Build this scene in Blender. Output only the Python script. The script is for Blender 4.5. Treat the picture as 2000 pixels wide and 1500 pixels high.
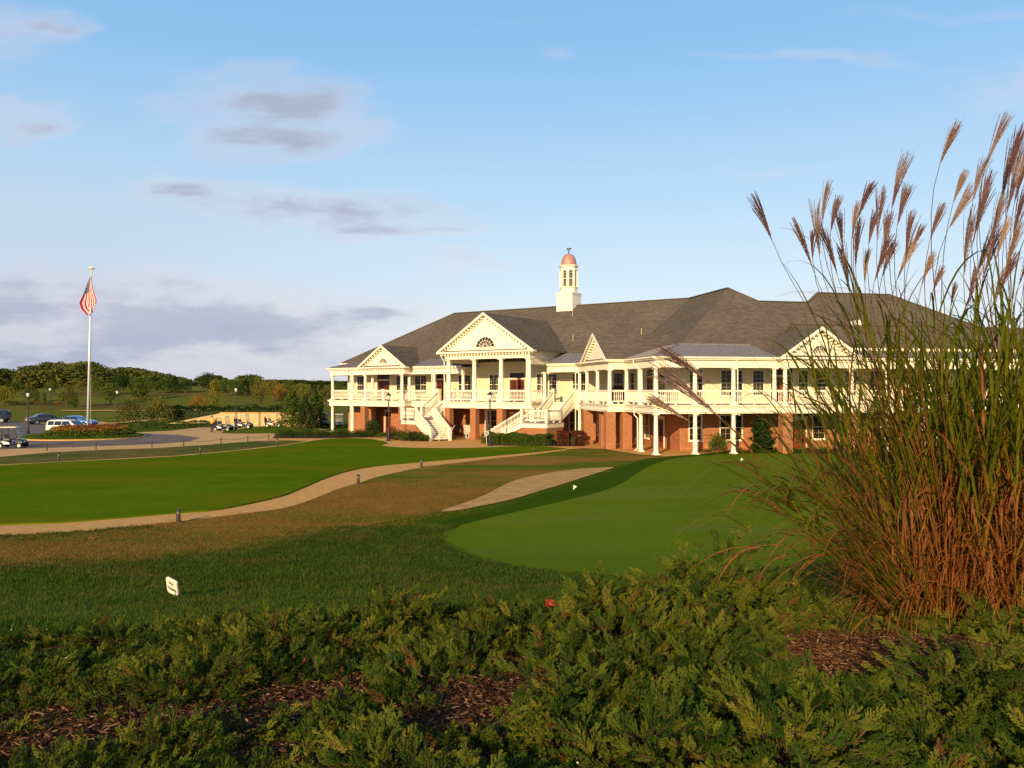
import bpy, bmesh, math, random
import numpy as np
from mathutils import Vector, Matrix, Euler, noise
R=math.radians; PI=math.pi
rnd=random.Random(7)
scene=bpy.context.scene; COL=scene.collection
for o in list(bpy.data.objects): bpy.data.objects.remove(o)
# ---------------------------------------------------------------- camera
CZ=4.5
cd=bpy.data.cameras.new('camera'); cam=bpy.data.objects.new('camera',cd); COL.objects.link(cam)
cam.location=(0,0,CZ); cam.rotation_euler=(R(90.425),0,0)
cd.sensor_width=36; cd.lens=29.14; cd.clip_start=.05; cd.clip_end=6000
scene.camera=cam
# ---------------------------------------------------------------- sky + sun
SUN_AZ=-109.0; SUN_EL=17.0
sd=Vector((math.cos(R(SUN_AZ))*math.cos(R(SUN_EL)),math.sin(R(SUN_AZ))*math.cos(R(SUN_EL)),math.sin(R(SUN_EL))))
sl=bpy.data.lights.new('sun','SUN'); sl.energy=4.8; sl.angle=R(.6); sl.color=(1,.73,.40)
so=bpy.data.objects.new('sun',sl); COL.objects.link(so); so.rotation_euler=sd.to_track_quat('Z','Y').to_euler()
W=bpy.data.worlds.new('World'); scene.world=W; W.use_nodes=True
nt=W.node_tree; N=nt.nodes; L=nt.links; N.clear()
def nn(tree,t,**k):
    n=tree.nodes.new(t)
    for a,b in k.items(): setattr(n,a,b)
    return n
def mth(tree,op,a,b=None,c=None,clamp=False):
    n=tree.nodes.new('ShaderNodeMath'); n.operation=op; n.use_clamp=clamp
    for i,v in enumerate((a,b,c)):
        if v is None: continue
        if isinstance(v,(int,float)): n.inputs[i].default_value=v
        else: tree.links.new(v,n.inputs[i])
    return n.outputs[0]
def mixc(tree,f,a,b,mode='MIX'):
    n=tree.nodes.new('ShaderNodeMix'); n.data_type='RGBA'; n.blend_type=mode; n.clamp_factor=True
    for i,v in ((0,f),(6,a),(7,b)):
        if isinstance(v,(int,float)): n.inputs[i].default_value=v
        elif isinstance(v,(tuple,list)): n.inputs[i].default_value=(*v[:3],1)
        else: tree.links.new(v,n.inputs[i])
    return n.outputs[2]
def ramp(tree,f,stops,interp='LINEAR'):
    n=tree.nodes.new('ShaderNodeValToRGB'); n.color_ramp.interpolation=interp
    e=n.color_ramp.elements
    while len(e)<len(stops): e.new(.5)
    for i,(p,c) in enumerate(stops):
        e[i].position=p; e[i].color=(*c[:3],1) if isinstance(c,(tuple,list)) else (c,c,c,1)
    tree.links.new(f,n.inputs[0]); return n.outputs[0]
sky=nn(nt,'ShaderNodeTexSky',sky_type='NISHITA'); sky.sun_disc=False
sky.sun_elevation=R(SUN_EL); sky.sun_rotation=R(90-SUN_AZ); sky.altitude=50; sky.air_density=1.0; sky.dust_density=1.2; sky.ozone_density=1.6
tc=nn(nt,'ShaderNodeTexCoord'); sep=nn(nt,'ShaderNodeSeparateXYZ'); L.new(tc.outputs['Generated'],sep.inputs[0])
zz=mth(nt,'MAXIMUM',sep.outputs[2],0.0)
den=mth(nt,'ADD',zz,.14)
cx=mth(nt,'DIVIDE',sep.outputs[0],den); cy=mth(nt,'DIVIDE',sep.outputs[1],den)
cmb=nn(nt,'ShaderNodeCombineXYZ'); L.new(cx,cmb.inputs[0]); L.new(cy,cmb.inputs[1])
mp=nn(nt,'ShaderNodeMapping'); L.new(cmb.outputs[0],mp.inputs[0]); mp.inputs['Location'].default_value=(5.1,2.4,0); mp.inputs['Scale'].default_value=(.62,.95,1)
n1=nn(nt,'ShaderNodeTexNoise'); n1.inputs['Scale'].default_value=1.15; n1.inputs['Detail'].default_value=8; n1.inputs['Roughness'].default_value=.52; L.new(mp.outputs[0],n1.inputs[0])
n2=nn(nt,'ShaderNodeTexNoise'); n2.inputs['Scale'].default_value=.35; n2.inputs['Detail'].default_value=2; L.new(mp.outputs[0],n2.inputs[0])
ay=mth(nt,'MAXIMUM',sep.outputs[1],.05); U=mth(nt,'DIVIDE',sep.outputs[0],ay); V=mth(nt,'DIVIDE',sep.outputs[2],ay)
wn=nn(nt,'ShaderNodeTexNoise'); wn.inputs['Scale'].default_value=4.5; wn.inputs['Detail'].default_value=5; cuv=nn(nt,'ShaderNodeCombineXYZ'); L.new(U,cuv.inputs[0]); L.new(mth(nt,'MULTIPLY',V,3.2),cuv.inputs[1]); L.new(cuv.outputs[0],wn.inputs[0])
wsp=nn(nt,'ShaderNodeSeparateColor'); L.new(wn.outputs['Color'],wsp.inputs[0])
Uw=mth(nt,'ADD',U,mth(nt,'MULTIPLY',mth(nt,'SUBTRACT',wsp.outputs[0],.5),.30)); Vw=mth(nt,'ADD',V,mth(nt,'MULTIPLY',mth(nt,'SUBTRACT',wsp.outputs[1],.5),.085))
# cloud banks: (azimuth slope, elevation slope, half width, half height, density)
BL=[(-.31,.360,.11,.026,.75),(-.24,.345,.07,.020,.5),(-.27,.312,.09,.026,.70),(-.34,.318,.07,.018,.5),(-.60,.430,.08,.030,.55),(-.53,.430,.04,.016,.55),(-.59,.325,.05,.018,.7),(-.37,.253,.07,.012,.75),(-.21,.222,.10,.020,.85),(-.14,.200,.09,.014,.75),(-.30,.235,.07,.012,.45),
    (-.52,.078,.28,.045,.72),(-.30,.072,.22,.026,.60),(-.55,.030,.3,.025,.5),(-.45,.125,.16,.018,.35),(-.62,.13,.2,.03,.35),(-.17,.090,.07,.010,.55),(-.08,.145,.07,.016,.42),(.08,.098,.10,.008,.35),(.62,.37,.06,.03,.40),(.38,.40,.16,.008,.30),(.30,.27,.14,.010,.22),(.05,.40,.05,.014,.2),(-.02,.05,.25,.02,.45),(.45,.12,.2,.02,.35),(.55,.46,.2,.012,.18),(.02,.44,.10,.012,.12),(-1.3,.2,.3,.04,.5),(1.4,.15,.4,.03,.4)]
acc=None
for (u0,v0,a0,b0_,d0) in BL:
    du=mth(nt,'MULTIPLY',mth(nt,'SUBTRACT',Uw,u0),1/a0); dv=mth(nt,'MULTIPLY',mth(nt,'SUBTRACT',Vw,v0),1/b0_)
    e=mth(nt,'MULTIPLY',mth(nt,'EXPONENT',mth(nt,'MULTIPLY',mth(nt,'ADD',mth(nt,'MULTIPLY',du,du),mth(nt,'MULTIPLY',dv,dv)),-1.0)),d0)
    acc=e if acc is None else mth(nt,'MAXIMUM',acc,e) if False else mth(nt,'ADD',acc,mth(nt,'MULTIPLY',e,mth(nt,'SUBTRACT',1.0,acc)))
front_=ramp(nt,sep.outputs[1],[(.02,0),(.12,1)])
fine_=nn(nt,'ShaderNodeTexNoise'); fine_.inputs['Scale'].default_value=7; fine_.inputs['Detail'].default_value=7; fine_.inputs['Roughness'].default_value=.6; L.new(cuv.outputs[0],fine_.inputs[0])
cl_=mth(nt,'MULTIPLY',mth(nt,'MULTIPLY',acc,front_),ramp(nt,fine_.outputs[0],[(.30,.45),(.62,1.15)]))
rear=mth(nt,'MULTIPLY',mth(nt,'SUBTRACT',1.0,front_),ramp(nt,n1.outputs[0],[(.52,0),(.75,.6)]))
cm=ramp(nt,mth(nt,'ADD',cl_,rear,clamp=True),[(.05,0),(.30,.26),(.72,.84)],'EASE')
grad=ramp(nt,zz,[(0.0,(.72,.70,.76)),(.05,(.73,.75,.82)),(.12,(.62,.73,.83)),(.22,(.46,.65,.83)),(.36,(.27,.52,.82)),(.5,(.19,.43,.77)),(.8,(.10,.28,.58))])
gr2=mixc(nt,1.0,grad,(6.6,6.6,6.6),'MULTIPLY')
skyc=mixc(nt,.8,sky.outputs[0],gr2)
# hazier towards the left horizon
hl=mth(nt,'MULTIPLY',ramp(nt,mth(nt,'ADD',mth(nt,'MULTIPLY',U,-1.0),.0),[(-.15,0),(.5,.85)]),ramp(nt,zz,[(.0,1),(.28,0)]))
skyc=mixc(nt,hl,skyc,(3.1,3.45,4.3))
hi_=mth(nt,'ADD',fine_.outputs[0],mth(nt,'MULTIPLY',mth(nt,'SUBTRACT',wsp.outputs[1],.5),.8))
cc=ramp(nt,mth(nt,'ADD',mth(nt,'MULTIPLY',cm,.7),mth(nt,'MULTIPLY',hi_,.45)),[(.34,(.80,.70,.75)),(.58,(.58,.57,.67)),(.90,(.40,.44,.57))])
cc=mixc(nt,1.0,cc,(6.0,6.0,6.0),'MULTIPLY')
full=mixc(nt,cm,skyc,cc)
bg=nn(nt,'ShaderNodeBackground'); bg.inputs[1].default_value=.125; L.new(full,bg.inputs[0])
wo=nn(nt,'ShaderNodeOutputWorld'); L.new(bg.outputs[0],wo.inputs[0])
vs=scene.view_settings; vs.view_transform='Standard'; vs.look='None'; vs.exposure=0.45; vs.gamma=1; vs.use_curve_mapping=False
scene.display_settings.display_device='sRGB'
scene.cycles.max_bounces=6; scene.cycles.transparent_max_bounces=12
# ---------------------------------------------------------------- terrain function and pixel helper (photo pixels 2000x1500)
FPX=1619.0; HZ=762.0
_ty=[-60,0,4,5.3,6.5,8,10,12,15,18,22,27,31,120,135,150,170,200,240,300,3000]
_tz=[3.0,3.0,2.97,2.9,2.65,2.25,1.8,1.4,.9,.55,.22,.04,0,0,.25,.8,1.8,3.3,5.2,5.3,5.3]
_fy=np.arange(-60,3000,.25); _fz=np.interp(_fy,_ty,_tz)
_k=np.hanning(9); _k/=_k.sum(); _fz1=np.convolve(_fz,_k,'same'); _fz1[:6]=3.0
_k2=np.hanning(81); _k2/=_k2.sum(); _fz2=np.convolve(np.pad(_fz,40,'edge'),_k2,'valid')
_w=np.clip((_fy-100)/20,0,1); _fz=_fz1*(1-_w)+_fz2*_w; _fz[-10:]=5.3
def H(x,y):
    z=float(np.interp(y,_fy,_fz))
    if y>125: z+=min(1,(y-125)/60)*(.9*math.sin(x*.035+1.2)*math.sin(y*.02)+.35*math.sin(x*.09+y*.03))
    return z
def HV(x,y):
    x=np.asarray(x,float); y=np.asarray(y,float)
    z=np.interp(y,_fy,_fz)
    return z+np.clip((y-125)/60,0,1)*(.9*np.sin(x*.035+1.2)*np.sin(y*.02)+.35*np.sin(x*.09+y*.03))
def G(px,py,ymax=1200):
    a=(px-1000)/FPX; b=(HZ-py)/FPX; y=2.0
    while y<ymax:
        if CZ+b*y<=H(a*y,y): break
        y+=max(.05,y*.004)
    return (a*y,y,H(a*y,y))
def AT(px,py,y): return ((px-1000)/FPX*y,y,CZ+(HZ-py)/FPX*y)
# ---------------------------------------------------------------- materials
def newmat(name):
    m=bpy.data.materials.new(name); m.use_nodes=True; t=m.node_tree; t.nodes.clear()
    b=nn(t,'ShaderNodeBsdfPrincipled'); o=nn(t,'ShaderNodeOutputMaterial'); t.links.new(b.outputs[0],o.inputs[0])
    return m,t,b
def tcoord(t,kind='Object',scale=(1,1,1)):
    c=nn(t,'ShaderNodeTexCoord'); m=nn(t,'ShaderNodeMapping'); m.inputs['Scale'].default_value=scale
    t.links.new(c.outputs[kind],m.inputs[0]); return m.outputs[0]
def noi(t,vec,scale,detail=4,rough=.55):
    n=nn(t,'ShaderNodeTexNoise'); n.inputs['Scale'].default_value=scale; n.inputs['Detail'].default_value=detail; n.inputs['Roughness'].default_value=rough
    t.links.new(vec,n.inputs[0]); return n.outputs[0]
def bump(t,b,h,strength=.3,dist=.02):
    n=nn(t,'ShaderNodeBump'); n.inputs['Strength'].default_value=strength; n.inputs['Distance'].default_value=dist
    t.links.new(h,n.inputs['Height']); t.links.new(n.outputs[0],b.inputs['Normal'])
def simple(name,c,rough=.6,var=.12,scale=3,metal=0,spec=.4,bmp=0,bs=40):
    m,t,b=newmat(name); v=tcoord(t)
    f=ramp(t,noi(t,v,scale),[(.3,1-var),(.7,1+var)])
    col=mixc(t,1.0,c,f,'MULTIPLY'); t.links.new(col,b.inputs['Base Color'])
    b.inputs['Roughness'].default_value=rough; b.inputs['Metallic'].default_value=metal; b.inputs['Specular IOR Level'].default_value=spec
    if bmp: bump(t,b,noi(t,v,bs),bmp,.01)
    return m
def leafmat(name,cols,rough=.6,trans=.25,scale=6,rand=True):
    m,t,b=newmat(name)
    oi=nn(t,'ShaderNodeObjectInfo'); v=tcoord(t)
    f=mth(t,'ADD',mth(t,'MULTIPLY',noi(t,v,scale,3),.75),mth(t,'MULTIPLY',oi.outputs['Random'],.25 if rand else 0))
    st=[(.22+.5*i/(len(cols)-1),c) for i,c in enumerate(cols)]
    c=ramp(t,f,st)
    t.links.new(c,b.inputs['Base Color']); b.inputs['Roughness'].default_value=rough; b.inputs['Specular IOR Level'].default_value=.03
    tr=nn(t,'ShaderNodeBsdfTranslucent'); t.links.new(c,tr.inputs[0]); mx=nn(t,'ShaderNodeMixShader'); mx.inputs[0].default_value=trans
    o=[n for n in t.nodes if n.type=='OUTPUT_MATERIAL'][0]
    t.links.new(b.outputs[0],mx.inputs[1]); t.links.new(tr.outputs[0],mx.inputs[2]); t.links.new(mx.outputs[0],o.inputs[0])
    return m
M={}
M['trim']=simple('white_trim',(.82,.745,.57),.55,.05,1.5)
M['column']=simple('column_paint',(.84,.77,.60),.5,.05,1.2)
M['soffit']=simple('soffit_paint',(.72,.68,.58),.6,.05)
M['dark']=simple('black_metal',(.018,.018,.02),.45,.2)
M['deck']=simple('deck_boards',(.30,.27,.24),.7,.2,8)
M['tread']=simple('stair_tread',(.33,.27,.22),.7,.2,8)
def m_siding():
    m,t,b=newmat('cream_siding'); v=tcoord(t,'UV')
    f=ramp(t,noi(t,v,1.2),[(.3,.93),(.7,1.06)]); c=mixc(t,1.0,(.74,.64,.43),f,'MULTIPLY'); t.links.new(c,b.inputs['Base Color'])
    w=nn(t,'ShaderNodeTexWave',wave_type='BANDS',bands_direction='Y',wave_profile='SAW'); w.inputs['Scale'].default_value=1/.115/ (2*PI)*PI; t.links.new(v,w.inputs[0])
    bump(t,b,w.outputs[1],.6,.02); b.inputs['Roughness'].default_value=.6; return m
M['siding']=m_siding()
def m_brick():
    m,t,b=newmat('red_brick'); v=tcoord(t,'UV')
    k=nn(t,'ShaderNodeTexBrick'); t.links.new(v,k.inputs[0]); k.inputs['Scale'].default_value=1; k.inputs['Brick Width'].default_value=.22; k.inputs['Row Height'].default_value=.078
    k.inputs['Mortar Size'].default_value=.011; k.inputs['Mortar Smooth'].default_value=.3; k.inputs['Bias'].default_value=.1
    k.inputs['Color1'].default_value=(.20,.036,.010,1); k.inputs['Color2'].default_value=(.36,.085,.020,1); k.inputs['Mortar'].default_value=(.56,.36,.19,1)
    f=ramp(t,noi(t,v,2.2),[(.25,.78),(.75,1.15)]); c=mixc(t,1.0,k.outputs[0],f,'MULTIPLY'); t.links.new(c,b.inputs['Base Color'])
    bump(t,b,mth(t,'SUBTRACT',1.0,k.outputs[1]),.5,.01); b.inputs['Roughness'].default_value=.85; b.inputs['Specular IOR Level'].default_value=.2; return m
M['brick']=m_brick()
def m_shingle():
    m,t,b=newmat('roof_shingles'); v=tcoord(t,'UV')
    k=nn(t,'ShaderNodeTexBrick'); t.links.new(v,k.inputs[0]); k.inputs['Scale'].default_value=1; k.inputs['Brick Width'].default_value=.42; k.inputs['Row Height'].default_value=.15
    k.inputs['Mortar Size'].default_value=.012; k.inputs['Mortar Smooth'].default_value=.6
    k.inputs['Color1'].default_value=(.105,.084,.062,1); k.inputs['Color2'].default_value=(.158,.126,.090,1); k.inputs['Mortar'].default_value=(.07,.055,.042,1)
    n=noi(t,tcoord(t,'UV',(1.0,3.2,1)),3.5,6,.7)
    f=ramp(t,n,[(.28,.74),(.5,.97),(.72,1.25)]); c=mixc(t,1.0,k.outputs[0],f,'MULTIPLY')
    f2=ramp(t,noi(t,v,.25,3),[(.3,.88),(.7,1.1)]); c=mixc(t,1.0,c,f2,'MULTIPLY')
    t.links.new(c,b.inputs['Base Color']); bump(t,b,k.outputs[0],.6,.02); b.inputs['Roughness'].default_value=1; b.inputs['Specular IOR Level'].default_value=0.03; return m
M['shingle']=m_shingle()
M['metalroof']=simple('grey_metal_roof',(.20,.18,.175),.7,.12,1.5,0,.15)
M['copper']=simple('pink_copper',(.42,.215,.16),.55,.1,3,.15)
M['doorwood']=simple('mahogany_door',(.24,.035,.012),.4,.3,3)
M['bronze']=simple('dark_bronze',(.05,.035,.028),.5,.3)
M['steel']=simple('aluminium_pole',(.72,.72,.70),.35,.05,2,.3)
def m_glass():
    m,t,b=newmat('window_glass'); v=tcoord(t,'Object'); 
    c=ramp(t,noi(t,v,1.3),[(.35,(.010,.008,.007)),(.7,(.05,.03,.018))]); t.links.new(c,b.inputs['Base Color'])
    b.inputs['Roughness'].default_value=.12; b.inputs['Specular IOR Level'].default_value=.25; return m
M['glass']=m_glass()
M['lampglass']=simple('frosted_lamp_glass',(.75,.72,.65),.3,.05)
def m_grass(name,c1,c2,c3,big=.12,fine=9,bs=.8,extra=None,ex_scale=(.35,1,1)):
    m,t,b=newmat(name); v=tcoord(t)
    a=noi(t,v,big,3); f=noi(t,tcoord(t,'Object',(1,.45,1)),fine,8,.75); g=noi(t,v,.9,4,.6)
    mixv=mth(t,'ADD',mth(t,'ADD',mth(t,'MULTIPLY',a,.45),mth(t,'MULTIPLY',g,.3)),mth(t,'MULTIPLY',f,.35))
    c=ramp(t,mixv,[(.40,c1),(.54,c2),(.68,c3)])
    if extra:
        e=noi(t,tcoord(t,'Object',ex_scale),extra[1],4,.6); c=mixc(t,ramp(t,e,[(extra[2],0),(extra[2]+.12,extra[3])]),c,extra[0])
    t.links.new(c,b.inputs['Base Color'])
    b.inputs['Roughness'].default_value=1; b.inputs['Specular IOR Level'].default_value=0
    bump(t,b,f,bs,.06); return m
M['lawn']=m_grass('bright_lawn_grass',(.058,.100,.003),(.078,.126,.004),(.105,.152,.006),.10,7,.5,((.118,.128,.006),.20,.48,.85))
M['rough']=m_grass('dark_rough_grass',(.040,.066,.004),(.058,.088,.006),(.085,.108,.009),.2,12,.8,((.10,.085,.022),.45,.56,.55))
M['brown']=m_grass('dormant_brown_grass',(.15,.085,.016),(.24,.125,.026),(.32,.165,.038),.25,12,.8,((.085,.115,.010),.16,.47,.95))
M['green']=m_grass('putting_green_grass',(.088,.122,.007),(.102,.140,.008),(.118,.156,.010),.06,25,.15,((.120,.145,.018),.22,.5,.6))
M['fringe']=m_grass('dark_fringe_grass',(.030,.060,.004),(.040,.074,.005),(.052,.086,.007),.2,14,.6)
M['hill']=m_grass('far_hill_grass',(.075,.088,.014),(.115,.12,.02),(.165,.14,.03),.03,1.2,.5,((.12,.075,.03),.05,.52,.8))
M['shoulder']=m_grass('thin_shoulder_grass',(.07,.085,.015),(.12,.10,.03),(.20,.12,.05),.2,6,.7,((.05,.09,.01),.2,.5,.8))
M['path']=simple('tan_exposed_aggregate',(.56,.29,.088),.85,.12,2.5,0,.03,.5,90)
M['apron']=simple('tan_brick_pavers',(.54,.315,.125),.85,.12,1.2,0,.03,.3,40)
M['cartpath']=simple('weathered_cart_path',(.44,.245,.085),.9,.22,1.3,0,.03,.4,60)
M['asphalt']=simple('asphalt',(.16,.125,.10),.9,.12,.6,0,.03,.3,60)
M['mulch']=simple('mulch_ground',(.085,.036,.018),.95,.5,7,0,.1,.8,30)
M['retain']=simple('tan_retaining_wall',(.52,.37,.17),.8,.12,1.0)
# ---------------------------------------------------------------- mesh builder
class MB:
    def __init__(s,T=None): s.v=[]; s.f=[]; s.T=T
    def add(s,vs,fs):
        n=len(s.v)
        for p in vs:
            p=Vector(p); s.v.append(tuple(s.T@p) if s.T is not None else tuple(p))
        for f in fs: s.f.append(tuple(i+n for i in f))
        return s
    def box(s,x0,x1,y0,y1,z0,z1):
        return s.add([(x0,y0,z0),(x1,y0,z0),(x1,y1,z0),(x0,y1,z0),(x0,y0,z1),(x1,y0,z1),(x1,y1,z1),(x0,y1,z1)],
          [(3,2,1,0),(4,5,6,7),(0,1,5,4),(1,2,6,5),(2,3,7,6),(3,0,4,7)])
    def prism(s,poly,z0,z1):
        n=len(poly); a=sum(poly[i][0]*poly[(i+1)%n][1]-poly[(i+1)%n][0]*poly[i][1] for i in range(n))
        if a<0: poly=poly[::-1]
        return s.add([(x,y,z0) for x,y in poly]+[(x,y,z1) for x,y in poly],
          [tuple(range(n))[::-1],tuple(range(n,2*n))]+[(i,(i+1)%n,n+(i+1)%n,n+i) for i in range(n)])
    def hexa(s,b,t):   # bottom four and top four points
        return s.add(list(b)+list(t),[(3,2,1,0),(4,5,6,7),(0,1,5,4),(1,2,6,5),(2,3,7,6),(3,0,4,7)])
    def bar(s,p,q,w,h,up=(0,0,1)):
        p=Vector(p); q=Vector(q); d=(q-p).normalized(); u=Vector(up)
        if abs(d.dot(u))>.98: u=Vector((0,1,0))
        x=d.cross(u).normalized()*w/2; y=x.cross(d).normalized()*h/2
        return s.hexa([p-x-y,p+x-y,p+x+y,p-x+y],[q-x-y,q+x-y,q+x+y,q-x+y])
    def tube(s,pts,rad,n=6,cap=True):
        pts=[Vector(p) for p in pts]; m=len(pts)
        if isinstance(rad,(int,float)): rad=[rad]*m
        vs=[]; fs=[]; up=Vector((0,0,1)); prev=None
        for i,p in enumerate(pts):
            d=(pts[min(i+1,m-1)]-pts[max(i-1,0)]).normalized()
            if prev is None:
                x=d.cross(up); 
                if x.length<.05: x=d.cross(Vector((1,0,0)))
            else: x=prev-d*prev.dot(d)
            x.normalize(); y=d.cross(x); prev=x
            for k in range(n):
                a=2*PI*k/n; vs.append(p+(x*math.cos(a)+y*math.sin(a))*rad[i])
        for i in range(m-1):
            for k in range(n): fs.append((i*n+k,i*n+(k+1)%n,(i+1)*n+(k+1)%n,(i+1)*n+k))
        if cap: fs+= [tuple(range(n))[::-1],tuple((m-1)*n+k for k in range(n))]
        return s.add(vs,fs)
    def lathe(s,prof,c=(0,0,0),n=12,ph=0):
        vs=[];fs=[]; m=len(prof)
        for r,z in prof:
            for k in range(n):
                a=2*PI*k/n+ph; vs.append((c[0]+r*math.cos(a),c[1]+r*math.sin(a),c[2]+z))
        for i in range(m-1):
            for k in range(n): fs.append((i*n+k,i*n+(k+1)%n,(i+1)*n+(k+1)%n,(i+1)*n+k))
        fs+=[tuple(range(n))[::-1],tuple((m-1)*n+k for k in range(n))]
        return s.add(vs,fs)
    def ring(s,axis0,axis1,r0,r1,n=16): # hollow disc between two axis points
        return s
    def mesh(s,name,mat,smooth=False,uv=True):
        me=bpy.data.meshes.new(name); me.from_pydata(s.v,[],s.f); me.update()
        if mat: me.materials.append(mat)
        if uv and len(s.f)<60000:
            ul=me.uv_layers.new(name='UVMap'); buf=[0.0]*(2*len(me.loops))
            for p in me.polygons:
                n=p.normal
                if abs(n.z)>.97: u=Vector((1,0,0)); w=Vector((0,1,0))
                else: u=Vector((0,0,1)).cross(n).normalized(); w=n.cross(u)
                for li in p.loop_indices:
                    co=me.vertices[me.loops[li].vertex_index].co; buf[2*li]=co.dot(u); buf[2*li+1]=co.dot(w)
            ul.data.foreach_set('uv',buf)
        if smooth:
            me.polygons.foreach_set('use_smooth',[True]*len(me.polygons))
        return me
def tag(o,label=None,cat=None,group=None,kind=None):
    if label: o['label']=label
    if cat: o['category']=cat
    if group: o['group']=group
    if kind: o['kind']=kind
    return o
def link(name,me,parent=None,loc=(0,0,0),rot=(0,0,0),scale=(1,1,1),**k):
    o=bpy.data.objects.new(name,me); COL.objects.link(o); o.location=loc; o.rotation_euler=rot; o.scale=scale
    if parent: o.parent=parent
    return tag(o,**k)
def part(name,mb,mat,parent=None,smooth=False,**k):
    return link(name,mb.mesh(name,mat,smooth),parent,**k)
def thing(name,label,cat,loc=(0,0,0),rz=0,group=None):
    return link(name,None,None,loc,(0,0,rz),label=label,cat=cat,group=group)
def dup(root,loc,rz=None,label=None,group=None,scale=None):
    kids={}
    for o in bpy.data.objects:
        if o.parent: kids.setdefault(o.parent,[]).append(o)
    def cp(o,par):
        c=o.copy(); COL.objects.link(c)
        if par: c.parent=par
        for ch in kids.get(o,[]): cp(ch,c)
        return c
    r=cp(root,None); r.location=loc
    if rz is not None: r.rotation_euler=(0,0,rz)
    if label: r['label']=label
    if group: r['group']=group
    if scale: r.scale=scale
    return r
def structure(name,me): return link(name,me,kind='structure')
# scatter: instances on points through geometry nodes; one stuff object
def scatter(name,pts,rots,scl,idx,sources,parent=None,**k):
    sc=bpy.data.collections.new(name+'_pieces')
    for i,me in enumerate(sources):
        so_=bpy.data.objects.new('piece_%02d'%i,me); sc.objects.link(so_)
    me=bpy.data.meshes.new(name); n=len(pts)
    me.vertices.add(n); me.vertices.foreach_set('co',np.asarray(pts,'f').ravel())
    a=me.attributes.new('rot','FLOAT_VECTOR','POINT'); a.data.foreach_set('vector',np.asarray(rots,'f').ravel())
    a=me.attributes.new('scl','FLOAT','POINT'); a.data.foreach_set('value',np.asarray(scl,'f').ravel())
    a=me.attributes.new('idx','INT','POINT'); a.data.foreach_set('value',np.asarray(idx,'i').ravel())
    me.update()
    o=link(name,me,parent,**k)
    g=bpy.data.node_groups.new(name+'_scatter','GeometryNodeTree')
    g.interface.new_socket('Geometry',in_out='INPUT',socket_type='NodeSocketGeometry'); g.interface.new_socket('Geometry',in_out='OUTPUT',socket_type='NodeSocketGeometry')
    gi=g.nodes.new('NodeGroupInput'); go=g.nodes.new('NodeGroupOutput')
    ci=g.nodes.new('GeometryNodeCollectionInfo'); ci.inputs['Collection'].default_value=sc; ci.inputs['Separate Children'].default_value=True; ci.inputs['Reset Children'].default_value=True
    ip=g.nodes.new('GeometryNodeInstanceOnPoints'); ip.inputs['Pick Instance'].default_value=True
    def na(nm,ty):
        q=g.nodes.new('GeometryNodeInputNamedAttribute'); q.data_type=ty; q.inputs['Name'].default_value=nm
        return [s for s in q.outputs if s.name=='Attribute' and s.enabled][0]
    g.links.new(gi.outputs[0],ip.inputs['Points']); g.links.new(ci.outputs[0],ip.inputs['Instance'])
    g.links.new(na('idx','INT'),ip.inputs['Instance Index']); g.links.new(na('rot','FLOAT_VECTOR'),ip.inputs['Rotation']); g.links.new(na('scl','FLOAT'),ip.inputs['Scale'])
    g.links.new(ip.outputs[0],go.inputs[0])
    md=o.modifiers.new('scatter','NODES'); md.node_group=g
    return o
# ---------------------------------------------------------------- draped ground sheets
from mathutils.geometry import delaunay_2d_cdt
def inpoly(px,py,poly):
    x=np.asarray(px); y=np.asarray(py); c=np.zeros(x.shape,bool); n=len(poly)
    for i in range(n):
        x1,y1=poly[i]; x2,y2=poly[(i+1)%n]
        k=((y1>y)!=(y2>y))&(x<(x2-x1)*(y-y1)/(y2-y1+1e-12)+x1); c^=k
    return c
def smoothline(pts,sub=6,closed=False):
    out=[]; n=len(pts)
    for i in range(n if closed else n-1):
        p0=pts[(i-1)%n] if closed or i>0 else pts[i]; p1=pts[i]; p2=pts[(i+1)%n]; p3=pts[(i+2)%n] if closed or i+2<n else pts[(i+1)%n]
        for k in range(sub):
            t=k/sub; out.append(tuple(.5*((2*p1[j])+(-p0[j]+p2[j])*t+(2*p0[j]-5*p1[j]+4*p2[j]-p3[j])*t*t+(-p0[j]+3*p1[j]-3*p2[j]+p3[j])*t**3) for j in (0,1)))
    if not closed: out.append(tuple(pts[-1][:2]))
    return out
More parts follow.
